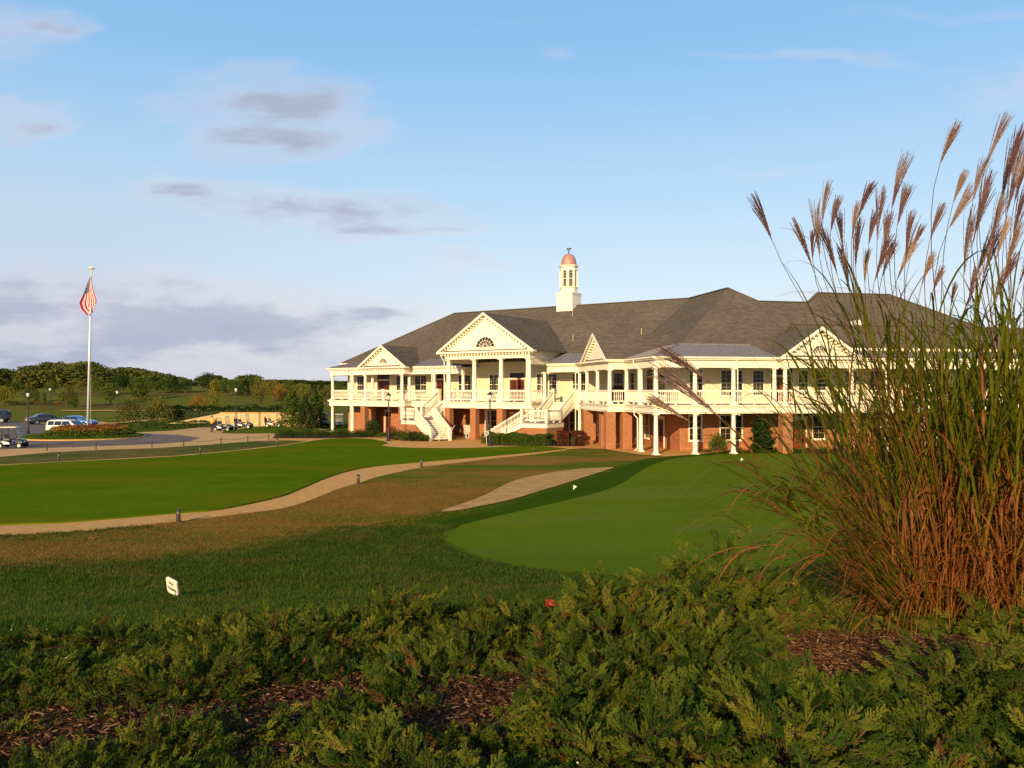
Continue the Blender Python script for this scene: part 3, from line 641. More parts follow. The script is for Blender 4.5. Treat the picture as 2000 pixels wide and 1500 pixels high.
# portico box above the porch roofs (side walls of the raised portico)
for q_ in ((17.57,17.75,-2.7,3.2,7.0,7.95),(26.53,26.71,-2.7,3.2,6.75,7.95),(26.5,26.7,.3,2.3,5.95,6.7)): cp('portico_side_wall',MB().box(*q_),M['siding'])
# ---- windows and doors -----------------------------------------
def winmesh(w,h,cols,rows,double=False,lower=True,case=.065):
    f=MB(); f.box(-w/2-case,-w/2,-.07,.03,-.05,h+case); f.box(w/2,w/2+case,-.07,.03,-.05,h+case); f.box(-w/2-case-.03,w/2+case+.03,-.10,.03,h,h+case+.05); f.box(-w/2-case-.03,w/2+case+.03,-.12,.03,-.09,0)
    f.box(-w/2,w/2,-.035,.02,h/2-.03,h/2+.03)
    for s in (-w/2,w/2-.045): f.box(s+.0 if s<0 else s+.01,(s if s<0 else s+.01)+.035,-.03,.02,0,h)
    f.box(-w/2+.045,w/2-.045,-.029,.02,0,.05); f.box(-w/2+.045,w/2-.045,-.029,.02,h-.05,h)
    if double: f.box(-.045,.045,-.05,.02,.05,h-.05)
    for i in range(1,cols):
        x=-w/2+w*i/cols
        if double and abs(x)<.07: continue
        f.box(x-.005,x+.005,-.018,.01,.05,h-.05)
    for j in range(1,rows):
        z=h*j/rows
        if abs(z-h/2)<.05: continue
        f.box(-w/2+.045,w/2-.045,-.017,.01,z-.005,z+.005)
    g=MB(); g.box(-w/2,w/2,-.006,.02,0,h); return f.mesh('window_frame',M['trim']),g.mesh('window_pane',M['glass'])
WM={}
def window(T,x,y,z,w,h,rz=0,cols=3,rows=6,double=False,label=None):
    key=(round(w,2),round(h,2),cols,rows,double)
    if key not in WM: WM[key]=winmesh(*key)
    loc=T@Vector((x,y,z)); q=(T.to_3x3().to_euler().z)+rz
    o=link('window',WM[key][0],club,loc,(0,0,q)); link('pane',WM[key][1],o)
    if label: o['label']=label
    return o
def door(T,x,y,z,w,h,rz=0,transom=True,label='mahogany glazed double door under a dark transom'):
    loc=T@Vector((x,y,z)); q=(T.to_3x3().to_euler().z)+rz
    f=MB(); c=.1; H2=h+(.62 if transom else .12)
    f.box(-w/2-c,-w/2,-.07,.03,0,H2); f.box(w/2,w/2+c,-.07,.03,0,H2); f.box(-w/2-c-.03,w/2+c+.03,-.09,.03,H2,H2+.12); f.box(-w/2,w/2,-.05,.03,h,h+.12)
    o=link('door',f.mesh('door_frame',M['trim']),club,loc,(0,0,q)); o['label']=label
    if transom: part('transom_pane',MB().box(-w/2,w/2,-.005,.02,h+.12,H2),M['glass'],o)
    n=2 if w>1.2 else 1
    for k in range(n):
        x0=-w/2+k*w/n+.01; x1=x0+w/n-.02; l=MB(); s=.13
        l.box(x0,x0+s,-.035,.02,.01,h-.01); l.box(x1-s,x1,-.035,.02,.01,h-.01); l.box(x0+s,x1-s,-.035,.02,.01,.45); l.box(x0+s,x1-s,-.035,.02,h-.16,h-.01)
        xm=(x0+x1)/2; l.box(xm-.015,xm+.015,-.03,.02,.45,h-.16)
        for j in range(1,4): zc=.45+(h-.61)*j/4; l.box(x0+s,x1-s,-.028,.02,zc-.014,zc+.014)
        part('door_leaf',l,M['doorwood'],o)
        part('glass',MB().box(x0+s,x1-s,-.006,.015,.45,h-.16),M['glass'],o)
    return o
WZ=3.45+.62; WH=1.93
for t,w,dbl in ((1.85,.95,0),(7.75,1.55,1),(10.25,1.55,1),(15.85,1.5,1),(19.4,1.05,1),(24.75,1.0,1),(26.0,.85,0),(28.75,1.45,1)):
    window(I4,t,2.3-(.06 if 17.6<t<26.7 else 0),WZ,w,WH,cols=4 if dbl else 3,double=bool(dbl))
for t,w in ((5.2,1.75),(12.85,1.1),(22.1,1.7)): door(I4,t,2.3-(.06 if t==22.1 else 0),DZ+.02,w,2.05)
window(I4,32.6,2.3,WZ,.9,WH)
for a,w,d in ((4.3,1.05,0),(7.15,1.75,1),(9.3,.9,0),(13.0,.8,0),(14.4,1.0,0),(17,1.0,0),(19.5,1.75,1),(22.5,1.0,0),(25,1.0,0),(28,1.75,1),(31,1,0)): window(T2,a,3,WZ,w,WH,cols=4 if d else 3,double=bool(d))
door(T2,11.2,3,DZ+.02,1.8,2.05)
for bb,w in ((13.0,1.0),(10.7,.9),(6.3,1.3)): window(T2,3,bb,WZ,w,WH,-PI/2)
door(T2,3,8.9,DZ+.02,1.3,2.05,-PI/2,label='mahogany glazed door in the end wall of the near wing')
for a,w,d in ((2.35+1.6,1.0,0),(6.0,1.0,0),(8.6,1.5,1),(15.2,1.0,0),(18,1.0,0),(21,1.75,1),(24,1.0,0),(27,1.75,1),(30,1.0,0)): pass
for a,w,d in ((4.25,.95,0),(2.35+3.25-.0,0,0),(7.1,1.75,1),(14.3,1.0,0),(17.2,1.0,0),(20.5,1.75,1),(24,1.0,0),(27.5,1.75,1)):
    if w: window(T2,a,3.02,.78,w,1.85,cols=4 if d else 2,rows=4,double=bool(d),label='white framed window in the brick wall')
window(T2,3.95-1.0+.75-1.3+.9,3.02,.78,.0+.01+.9,1.85,cols=2,rows=4) if False else None
for t,w in ((3.6,1.1),(19.0,1.3),(25.4,1.3),(28.4,1.4),(31.2,1.3)): window(I4,t,2.32,.55,w,2.0,cols=4,rows=4,double=True,label='dark lower window behind the brick piers')
for t in (6.2,12.5,22.1): door(I4,t,2.32,.05,1.5,2.15,transom=False,label='dark glazed door on the ground floor')
door(T2,3.02,6.6,.05,1.2,2.2,-PI/2,False,label='red ground floor door behind the white columns')
window(T2,3.02,9.6,.6,.9,2.0,-PI/2,cols=2,rows=4,label='tall ground floor window behind the brick piers')
door(T2,12.4,3.02,.05,1.6,2.2,0,False,label='ground floor door beside the large shrub')
# ---- columns ----------------------------------------------------
def colmesh(h,r,base=True):
    b=MB(); b.box(-r*1.35,r*1.35,-r*1.35,r*1.35,0,.09); b.lathe([(r*1.3,.09),(r*1.3,.15),(r*1.05,.2),(r,.24),(r*.98,h*.35),(r*.83,h-.2),(r*.83,h-.17),(r*.95,h-.15),(r*.84,h-.12),(r*1.1,h-.09)],n=16)
    b.box(-r*1.2,r*1.2,-r*1.2,r*1.2,h-.09,h); return b
def colm(h,r): return colmesh(h,r).mesh('column_%d'%int(h*100),M['column'],False)
def smooth_side(me):
    for p in me.polygons:
        p.use_smooth=(len(p.vertices)==4 and abs(p.normal.z)<.5 and p.area<h_area(me))
def h_area(me): return 9
cu=colm(2.63,.165); cl=colm(2.86,.165); cpo=colm(3.85,.215)
for me in (cu,cl,cpo):
    for p in me.polygons: p.use_smooth=abs(p.normal.z)<.3 and len(p.vertices)==4 and max(abs(p.normal.x),abs(p.normal.y))<.9999
def put(T,me,x,y,z,name='column',**k): return link(name,me,club,T@Vector((x,y,z)),(0,0,T.to_3x3().to_euler().z),**k)
for t,r in ((0,0),(2.93,0),(5.75,0),(10.7,0),(13.86,0),(17.4,-.02),(26.9,-.75),(30.0,0.02),(5.75,-1.05),(10.65,-1.05)): put(I4,cu,t,r,DZ)
for t in (17.75,20.68,23.6,26.5): put(I4,cpo,t,-2.7,DZ,label='tall column of the raised portico')
for a,bq in ((-1.35,12.0),(-1.35,9.1),(-1.35,6.05),(-.02,6.0),(0,2.95),(0,0),(2.9,0),(5.8,0),(8.95,0),(9.45,-.6),(14.6,-.6),(15.1,0),(18,0),(21,0),(24,0),(27,0),(30,0),(33.5,0)): put(T2,cu,a,bq,DZ)
for t in (0,2.93): put(I4,cl,t,0,0)
put(I4,cl,19.4,1.0,0); put(I4,cl,30.0,.02,0)
for a,bq in ((0,2.95),(0,0),(2.9,0),(5.8,0),(18,0),(21,0),(24,0),(27,0),(30,0),(33.5,0)): put(T2,cl,a,bq,0)
pm=MB().box(-.30,.30,-.30,.30,0,2.9).mesh('brick_pier',M['brick']); pmw=MB().box(-.38,.38,-.32,.32,0,2.9).mesh('brick_pier_wide',M['brick'])
for t,r in ((5.6,-1.0),(10.7,-1.0),(17.75,-2.65),(20.68,-2.65),(23.6,-2.65),(26.5,-2.65),(14.2,1.2)): put(I4,pm,t,r,0,'brick_pier')
for a,bq in ((-1.35,11.9),(-1.35,6.1),(-.02,6.15),(-.9,9.0),(9.5,-.55),(14.6,-.55)): put(T2,pmw if a!=-.9 else pm,a,bq,0,'brick_pier')
# brick wall patches between piers on the left wing (carriage bay walls)
for q_ in ((3.2,5.3,.9,1.15),(7.2,9.2,1.2,1.45),(11.0,13.2,.6,.85),(11.0,11.25,-.95,.6)): cp('brick_screen_wall',MB().box(*q_,0,2.9),M['brick'])
# ---- veranda beams, eaves and gutters ----------------------------
bl=[(0,2.3),(0,0),(5.5,0),(5.5,-1.05),(10.9,-1.05),(10.9,0),(17.45,0)]
br=[(26.9,0),(30.0,0)]+[w2(*p) for p in [(-1.35,12.2),(-1.35,6.0),(0,6.0),(0,0),(9.3,0),(9.3,-.6),(14.8,-.6),(14.8,0),(34,0)]]
for pl in (bl,br):
    band('veranda_beam',pl,6.08,6.62,.15,M['trim'],.3)
    band('eave_moulding',pl,6.62,6.72,.34,M['trim'],.5)
    band('gutter',pl,6.72,6.83,.46,M['trim'],.14)
def roofpoly(pl): return offs(pl,.4)
b=MB(); b.prism([(-.3,2.3)]+offs(bl,.3)[1:]+[(17.45,2.3)],6.64,6.68); cp('veranda_ceiling',b,M['soffit'])
b=MB(); q=offs(br,.3); b.prism(q+[w2(34,3),w2(3,3),w2(3,14.2),(33.4,2.3),(26.9,2.3)],6.645,6.685); cp('veranda_ceiling',b,M['soffit'])
# dentil blocks
def dentils(p,q,z,d,sp=.3,sz=.13,out=.16,T=I4):
    b=MB(T); p=Vector(p);q=Vector(q); n=int((q-p).length/sp); u=(q-p).normalized(); nr=Vector((u.y,-u.x))
    for i in range(n+1):
        c=p+(q-p)*(i/n)+nr*(d+out/2); x=u*sz/2; y=nr*out/2
        c3=[c-x-y,c+x-y,c+x+y,c-x+y]; b.hexa([(v.x,v.y,z) for v in c3],[(v.x,v.y,z+.11) for v in c3])
    return cp('dentils',b,M['trim'],kind='stuff')
dentils((5.5,-1.05),(10.9,-1.05),6.5,.15); dentils((9.3,-.6),(14.8,-.6),6.5,.15,T=T2)
# portico entablature
pp=[(17.5,2.3),(17.5,-2.95),(26.75,-2.95),(26.75,2.3)]
band('portico_beam',pp,7.3,7.72,.0,M['trim'],.45); band('portico_cornice',pp,7.72,7.86,.12,M['trim'],.5); band('portico_gutter',pp,7.86,7.98,.42,M['trim'],.75)
dentils((17.4,-2.95),(26.85,-2.95),7.66,.12,.33,.15,.2); dentils((26.75,-2.9),(26.75,1.0),7.66,.12,.33,.15,.2)
cp('portico_ceiling',MB().prism([(17.5,2.3),(17.5,-2.8),(26.7,-2.8),(26.7,2.3)],7.5,7.56),M['soffit'])
# ---- roofs --------------------------------------------------------
def slab(b,pts,th=.14):  # roof plane with thickness; pts counter-clockwise seen from above
    n=len(pts); pts=[Vector(p) for p in pts]
    vs=pts+[p-Vector((0,0,th)) for p in pts]
    fs=[tuple(range(n)),tuple(range(2*n-1,n-1,-1))]+[((i+1)%n,i,n+i,n+(i+1)%n) for i in range(n)]
    b.add(vs,fs)
# main roof of the long wing
E0,EZ,RR,RZ=1.6,7.42,10.36,13.08
xr=-.4+(RR-E0)
main=MB()
slab(main,[(-.4,E0,EZ),(36,E0,EZ),(36,RR,RZ),(xr,RR,RZ)]); slab(main,[(-.4,2*RR-E0,EZ),(-.4,E0,EZ),(xr,RR,RZ)]); slab(main,[(36,2*RR-E0,EZ),(-.4,2*RR-E0,EZ),(xr,RR,RZ),(36,RR,RZ)])
cp('main_roof',main,M['shingle'])
b=MB(); b.box(-.42,3.5,E0-.06,E0,EZ-.3,EZ-.02); b.box(-.46,-.4,E0-.06,2*RR-E0,EZ-.3,EZ-.02); b.box(-.4,33.5,E0,2.3,EZ-.32,EZ-.27); cp('eave_fascia',b,M['trim'])
cap=MB(); cap.bar((-.4,E0,EZ+.02),(xr,RR,RZ+.03),.22,.05); cap.bar((xr,RR,RZ+.03),(36,RR,RZ+.03),.25,.06); cp('ridge_cap',cap,M['shingle'])
# lean-to metal roofs with standing seams
def metal(name,quad,n0,n1,T=I4,every=.45):
    """quad: eave0, eave1, top1, top0"""
    b=MB(T); slab(b,quad,.06); o=cp(name,b,M['metalroof'])
    e0,e1,t1,t0=[Vector(p) for p in quad]; L_=(e1-e0).length; n=int(L_/every); u=(e1-e0).normalized()
    # seams run up the slope, clipped by the slanted ends
    up=((t0+t1)/2-(e0+e1)/2); up=up-u*up.dot(u)
    for i in range(1,n):
        s=L_*i/n; p=e0+u*s
        f=1.0
        o0=(t0-e0).dot(u); o1=(t1-e0).dot(u)
        if o0>0 and s<o0: f=s/o0
        if o1<L_ and s>o1: f=min(f,(L_-s)/(L_-o1))
        if f<.1: continue
        q=p+up*f; z=Vector((0,0,.03)); m=MB(T); m.bar(p+z,q+z,.04,.05)
        cp('roof_seam',m,M['metalroof'],parent=o)
    return o
metal('metal_porch_roof',[(-.4,-.42,6.85),(5.2,-.42,6.85),(4.2,2.3,7.62),(1.5,2.3,7.62)],0,0)
metal('metal_porch_roof',[(-.42,3.6,6.85),(-.42,-.4,6.85),(1.4,2.3,7.60),(1.4,3.6,7.60)],0,0)
metal('metal_porch_roof',[(11.2,-.42,6.85),(17.5,-.42,6.85),(17.5,1.8,7.62),(11.9,1.8,7.62)],0,0)
metal('metal_porch_roof',[(26.8,-.42,6.85),(31.2,-.42,6.85),(33.5,2.6,7.95),(26.8,2.6,7.95)],0,0)
metal('metal_porch_roof',[(-.45,5.6,6.85),(-.45,-.45,6.85),(2.9,2.95,7.85),(2.9,6.6,7.85)],0,0,T2)
metal('metal_porch_roof',[(-.45,-.45,6.85),(9.05,-.45,6.85),(8.5,2.7,7.85),(2.95,2.7,7.85)],0,0,T2)
metal('metal_porch_roof',[(15.2,-.45,6.85),(34.5,-.45,6.85),(34.5,2.0,7.65),(15.8,2.0,7.65)],0,0,T2)
hp=MB(T2); hp.bar((-.45,-.45,6.88),(2.93,2.85,7.9),.10,.07); cp('hip_cap',hp,M['metalroof'])
hp=MB(T2); hp.bar((2.9,2.8,7.89),(8.5,2.8,7.89),.10,.08); cp('hip_cap',hp,M['metalroof'])
# gables: local frame with x across the front, y back, apex at x=0
def fan(T,x,y,z,r,label):
    b=MB(T); n=14; pts=[(x+r*math.cos(PI*i/n),z+r*.9*math.sin(PI*i/n)) for i in range(n+1)]
    vs=[(p[0],y-.05,p[1]) for p in pts]+[(p[0],y+.05,p[1]) for p in pts]; m=n+1
    b.add(vs,[tuple(range(m))[::-1] ,tuple(range(m,2*m))]+[(i,(i+1)%m,m+(i+1)%m,m+i) for i in range(m)])
    o=cp('fanlight',b,M['glass'],label=label)
    f=MB(T)
    for rr in (1.04,.66,.33):
        pr=[(x+r*rr*math.cos(PI*i/n),y-.075,z+r*rr*.9*math.sin(PI*i/n)) for i in range(n+1)]
        for i in range(n): f.bar(pr[i],pr[i+1],.03*min(1,r),(.03 if rr<1 else .06)*min(1,r+.1))
    for i in range(1,8): a=PI*i/8; f.bar((x+.2*r*math.cos(a),y-.072,z+.18*r*math.sin(a)),(x+r*math.cos(a),y-.072,z+.9*r*math.sin(a)),.03,.026*min(1,r))
    f.bar((x-r*1.06,y-.072,z),(x+r*1.06,y-.072,z),.05,.06); cp('fan_muntins',f,M['trim'],parent=o)
def gable(T,xc,hw,yf,yb,z0,zp,fanr,mat='shingle',mod=True,ridge_back=None,dent=.28,sideb=None):
    """yf front of the tympanum, roof overhangs .35; runs back to yb"""
    sl=(zp-z0)/hw; ov=.42; yr=yf-ov
    w=MB(T); w.add([(xc-hw+.3,yf,z0),(xc+hw-.3,yf,z0),(xc,yf,zp-.3*sl-.1),(xc-hw+.3,yf+.15,z0),(xc+hw-.3,yf+.15,z0),(xc,yf+.15,zp-.3*sl-.1)],[(0,1,2),(5,4,3),(0,3,4,1),(1,4,5,2),(2,5,3,0)])
    cp('gable_wall',w,M['trim'])
    rf=MB(T); rb=ridge_back or yb
    slab(rf,[(xc-hw-.05,yr,z0),(xc,yr,zp),(xc,rb,zp),(xc-hw-.05,yb,z0)][::-1],.12); slab(rf,[(xc,yr,zp),(xc+hw+.05,yr,z0),(xc+hw+.05,sideb or yb,z0),(xc,rb,zp)],.12)
    for v in range(0): pass
    cp('gable_roof',rf,M[mat])
    rk=MB(T)
    for s in (-1,1):
        rk.bar((xc+s*(hw+.04),yr-.02,z0-.06),(xc+s*.0,yr-.02,zp-.10),.05,.20,(0,1,0)); rk.bar((xc+s*(hw+.0),yr+.16,z0-.09),(xc,yr+.16,zp-.15),.34,.05,(0,1,0)) 
    rk2=MB(T)
    for s in (-1,1):
        d=Vector((s*(hw+.04),0,z0-zp+.04)).normalized(); nrm=Vector((-d.z*s,0,d.x*s)) if s>0 else Vector((d.z,0,-d.x))
        if nrm.z<0: nrm=-nrm
        a=Vector((xc+s*(hw+.04),yr,z0)); c=Vector((xc,yr,zp)); lo=Vector((0,0,-.24))
        for y0,y1,dz,h in ((yr-.03,yr+.03,.02,.24),(yr+.03,yf,-.13,.05)):
            rk2.hexa([(a.x,y0,a.z+dz-h),(c.x,y0,c.z+dz-h),(c.x,y1,c.z+dz-h),(a.x,y1,a.z+dz-h)] if s<0 else [(c.x,y0,c.z+dz-h),(a.x,y0,a.z+dz-h),(a.x,y1,a.z+dz-h),(c.x,y1,c.z+dz-h)],
                     [(a.x,y0,a.z+dz),(c.x,y0,c.z+dz),(c.x,y1,c.z+dz),(a.x,y1,a.z+dz)] if s<0 else [(c.x,y0,c.z+dz),(a.x,y0,a.z+dz),(a.x,y1,a.z+dz),(c.x,y1,c.z+dz)])
    cp('rake_board',rk2,M['trim'])
    md=MB(T); n=int(hw/dent)
    for s in (-1,1):
        for i in range(1,n):
            t=i/n; x=xc+s*hw*(1-t); z=z0+(zp-z0)*t-.34
            md.box(x-.06,x+.06,yr+.1,yf-.0,z-.06,z+.07)
    cp('modillions',md,M['trim'],kind='stuff')
    st=MB(T); st.box(xc-hw-.08,xc+hw+.08,yr-.02,yf+.1,z0-.16,z0-.02); cp('pediment_base',st,M['trim'])
    sp=MB(T); sp.add([(xc-hw,yr,z0-.02),(xc+hw,yr,z0-.02),(xc+hw-.3,yf,z0+.12),(xc-hw+.3,yf,z0+.12)],[(0,1,2,3)]); cp('pediment_skirt_roof',sp,M['shingle'])
    if fanr: fan(T,xc,yf,z0+.36,fanr,'half round fan window in the gable')
gable(I4,22.1,5.2,-2.95,7.6,7.98,11.4,.98,ridge_back=8.0,sideb=2.6)
b=MB(); b.box(26.8,26.95,-2.9,2.4,7.5,7.6); 
gable(I4,8.3,3.15,-1.15,4.2,6.85,9.0,.5,ridge_back=4.2,dent=.3)
Tg=T2@Matrix.Translation((-1.4,9.0,0))@Matrix.Rotation(-PI/2,4,'Z')
gable(Tg,0,3.35,0,6.5,6.85,9.0,0)
gable(T2,12.05,3.15,-.7,6.2,6.85,9.0,.5)
# near wing roofs
r2=MB(T2); k=.70
P3=lambda a,bq,z=None:(a,bq,7.8+k*(bq-3)-0 if z is None else z)
slab(r2,[(2.6,2.6,7.52),(34.6,2.6,7.52),(30.2,6.6,10.32),(25.7,10.2,12.84),(18.7,10.2,12.84),(16.9,8.75,11.83),(12.45,8.75,11.83),(10.6,10.6,13.12)])
slab(r2,[(2.6,26,7.52),(2.6,2.6,7.52),(10.6,10.6,13.12),(10.6,26,13.12)])
slab(r2,[(10.6,10.6,13.12),(12.45,8.75,11.83),(18.6,14.9,7.52),(18.6,26,7.52),(10.6,26,13.12)])
slab(r2,[(12.45,8.75,11.83),(16.9,8.75,11.83),(16.9,14.9,7.52),(12.45,14.9,7.52)])
slab(r2,[(16.9,8.75,11.83),(18.7,10.2,12.84),(18.7,17,8),(16.9,17,8)]); slab(r2,[(18.7,10.2,12.84),(25.7,10.2,12.84),(25.7,18,7.5),(18.7,18,7.5)]); slab(r2,[(25.7,10.2,12.84),(34.6,2.6,7.52),(34.6,18,7.52),(25.7,18,7.52)])
cp('near_wing_roof',r2,M['shingle'])
cap=MB(T2)
for p,q in (((10.6,10.6,13.15),(10.6,26,13.15)),((10.6,10.6,13.15),(12.45,8.75,11.86)),((12.45,8.75,11.87),(16.9,8.75,11.87)),((16.9,8.75,11.87),(18.7,10.2,12.87)),((18.7,10.2,12.88),(25.7,10.2,12.88)),((25.7,10.2,12.87),(34.6,2.6,7.56)),): cap.bar(p,q,.24,.06)
cp('ridge_cap',cap,M['shingle'])
# front range of the near wing, lower ridge
r3=MB(T2); slab(r3,[(13.5,1.4,7.62),(44,1.4,7.62),(44,4.1,9.55),(12.6,4.1,9.55)]); slab(r3,[(12.6,4.1,9.55),(44,4.1,9.55),(44,7.5,7.6),(12.6,7.5,7.6)]); r3.add([(13.5,1.4,7.62),(12.6,4.1,9.55),(12.6,7.5,7.6),(13.6,1.4,7.5),(12.7,4.1,9.4),(12.7,7.5,7.5)],[(0,1,2),(5,4,3),(0,3,4,1),(1,4,5,2)]); cp('front_range_roof',r3,M['shingle'])
b=MB(T2); b.bar((12.6,4.1,9.6),(44,4.1,9.6),.22,.06); cp('ridge_cap',b,M['shingle']); b=MB(T2); b.box(13.5,44,1.28,1.4,7.45,7.66); cp('front_range_fascia',b,M['trim'])
b=MB(T2); b.box(34.3,44,3,3.3,0,7.5); b.box(34.3,44,-.2,0,6.1,6.9); cp('far_end_wall',b,M['siding'])
# small white dormer on the front range
b=MB(T2); b.add([(16.9,5.0,9.3),(19.6,5.0,9.3),(19.5,5.0,9.85),(19.2,5.0,10.12),(18.85,5.0,9.8),(16.9,6.2,9.3),(19.6,6.2,9.3),(19.5,6.2,9.85),(19.2,6.2,10.12),(18.85,6.2,9.8)],[(0,1,2,3,4),(9,8,7,6,5),(1,6,7,2),(2,7,8,3),(3,8,9,4),(4,9,5,0)]); cp('roof_vent_gable',b,M['trim'])
# vent pipes
for T,x,y,z,h in ((I4,27.0,4.2,8.9,.9),(I4,24.6,8.4,11.7,.7),(T2,2.4,9.3,8.6,.9)):
    b=MB(T); b.tube([(x,y,z-.2),(x,y,z+h)],.035,6); cp('vent_pipe',b,M['retain'])
# ---- cupola -----------------------------------------------------
cx0,cy0=23.05,RR; Tc=Matrix.Translation((cx0,cy0,0))
b=MB(Tc); b.box(-.92,.92,-.92,.92,11.6,14.25); cp('cupola_base',b,M['trim'])
b=MB(Tc); b.box(-.99,.99,-.99,.99,14.25,14.38); b.box(-.95,.95,-.95,.95,14.1,14.25); cp('cupola_base_cornice',b,M['trim'])
o8=PI/8
b=MB(Tc); b.lathe([(.90,14.38),(.90,14.85),(.86,14.88),(.86,14.95)],n=8,ph=o8)
for i in range(8):
    a=o8+i*PI/4; x,y=.83*math.cos(a),.83*math.sin(a); b.lathe([(.115,14.9),(.115,16.75)],(x,y,0),6)
b.lathe([(.88,16.7),(.88,17.0),(1.0,17.04),(1.04,17.14),(1.0,17.18)],n=8,ph=o8); cp('cupola_lantern',b,M['trim'])
for i in range(8):
    a=i*PI/4; T_c=Tc@Matrix.Rotation(a,4,'Z')@Matrix.Translation((.78,0,0))@Matrix.Rotation(PI/2,4,'Z')
    loc=T_c@Vector((0,0,14.98)); key=(.46,1.7,3,6,False)
    if key not in WM: WM[key]=winmesh(.42,1.68,3,6,False,case=.02)
    o=link('cupola_window',WM[key][0],club,loc,(0,0,T_c.to_3x3().to_euler().z)); link('pane',WM[key][1],o)
b=MB(Tc); pr=[(.80,17.18)]+[(.80*math.cos(PI/2*i/8)**.8,17.18+.06+1.16*math.sin(PI/2*i/8)) for i in range(8)]+[(.05,18.42)]; b.lathe(pr,n=16); cp('cupola_dome',b,M['copper'],True)
b=MB(Tc); b.tube([(0,0,18.35),(0,0,18.95)],.03,6); b.lathe([(.02,18.45),(.09,18.52),(.02,18.6)],n=8); b.bar((-.28,0,18.75),(.28,0,18.75),.03,.03); b.bar((0,-.28,18.72),(0,.28,18.72),.03,.03); b.add([(-.25,-.01,18.85),(.25,-.01,18.85),(.32,-.01,18.98),(.1,-.01,19.0),(0,-.01,18.93),(-.22,-.01,19.02),(-.25,.01,18.85),(.25,.01,18.85),(.32,.01,18.98),(.1,.01,19.0),(0,.01,18.93),(-.22,.01,19.02)],[(0,1,2,3,4,5),(11,10,9,8,7,6)]+[(i,6+i,6+(i+1)%6,(i+1)%6) for i in range(6)]); cp('weather_vane',b,M['dark'])
# ---- railings -----------------------------------------------------
bal=MB(); bal.lathe([(.022,0),(.036,.06),(.022,.12),(.045,.28),(.03,.42),(.022,.52),(.034,.58),(.022,.64)],n=6); BV=bal.v; BF=bal.f
def railing(p,q,z0,z1=None,T=I4,newels=(0,0),solid=False,sp=.145,foot=True,name='railing'):
    z1=z0 if z1 is None else z1
    p=Vector((p[0],p[1],z0)); q=Vector((q[0],q[1],z1)); L_=Vector((q.x-p.x,q.y-p.y)).length; b=MB(T)
    up=Vector((0,0,1))
    b.bar(p+up*1.02,q+up*1.02,.13,.09); b.bar(p+up*.955,q+up*.955,.08,.05); b.bar(p+up*.20,q+up*.20,.10,.09)
    if foot and z0==z1: 
        m=p.lerp(q,.5); b.box_=None; b.bar(m+up*.0,m+up*.16,.10,.10)
    o=cp(name,b,M['trim'])
    n=max(2,int(L_/sp)); k=MB(T)
    for i in range(1,n):
        c=p.lerp(q,i/n)+up*.24; hh=.69/.64
        k.add([(c.x+x,c.y+y,c.z+z*hh) for x,y,z in BV],BF)
    cp('balusters',k,M['trim'],parent=o,kind='stuff')
    return o
def newel(x,y,z,h=1.16,T=I4,s=.11):
    b=MB(T); b.box(x-s,x+s,y-s,y+s,z,z+h-.06); b.box(x-s-.03,x+s+.03,y-s-.03,y+s+.03,z+h-.06,z+h); cp('newel_post',b,M['trim'])
D=DZ
for p,q in (((0,0),(0,2.25)),((0.15,0),(2.8,0)),((3.1,0),(5.6,0)),((5.75,-.95),(5.75,-.2)),((5.9,-1.05),(8.1,-1.05)),((8.3,-1.05),(10.5,-1.05)),((10.68,-.95),(10.68,-.2)),((10.85,0),(13.7,0)),((14.0,0),(14.5,0)),((16.5,0),(17.3,0)),((17.6,-.2),(17.6,-2.4)),
   ((18.0,-2.72),(20.45,-2.72)),((20.9,-2.72),(23.35,-2.72)),((23.85,-2.72),(26.25,-2.72)),((26.7,-2.5),(26.85,-.95)),((26.9,-.6),(26.95,-.1)),((26.95,-.05),(27.35,-.05)),((29.7,0),(29.9,0))): railing(p,q,D)
newel(8.2,-1.05,D); newel(14.6,-.05,D); newel(16.4,-.05,D); newel(27.45,-.05,D); newel(29.65,-.05,D)
W2R=[((-1.35,11.8),(-1.35,9.3)),((-1.35,8.9),(-1.35,6.3)),((-1.15,6.02),(-.2,6.02)),((0,5.8),(0,3.15)),((0,2.75),(0,.2)),((.2,0),(2.7,0)),((3.1,0),(5.6,0)),((6,0),(8.8,0)),((9.15,0),(9.4,-.4)),((9.65,-.6),(12,-.6)),((12.1,-.6),(14.4,-.6)),((15.3,0),(17.8,0)),((18.2,0),(20.8,0)),((21.2,0),(23.8,0)),((24.2,0),(26.8,0)),((27.2,0),(29.8,0)),((30.2,0),(33.3,0))]
for i,(p,q) in enumerate(W2R): railing(p,q,D,T=T2)
q0=T2.inverted()@Vector((30.0,.02,0)); railing((q0.x,q0.y-.2),(-1.35,12.2),D,T=T2)
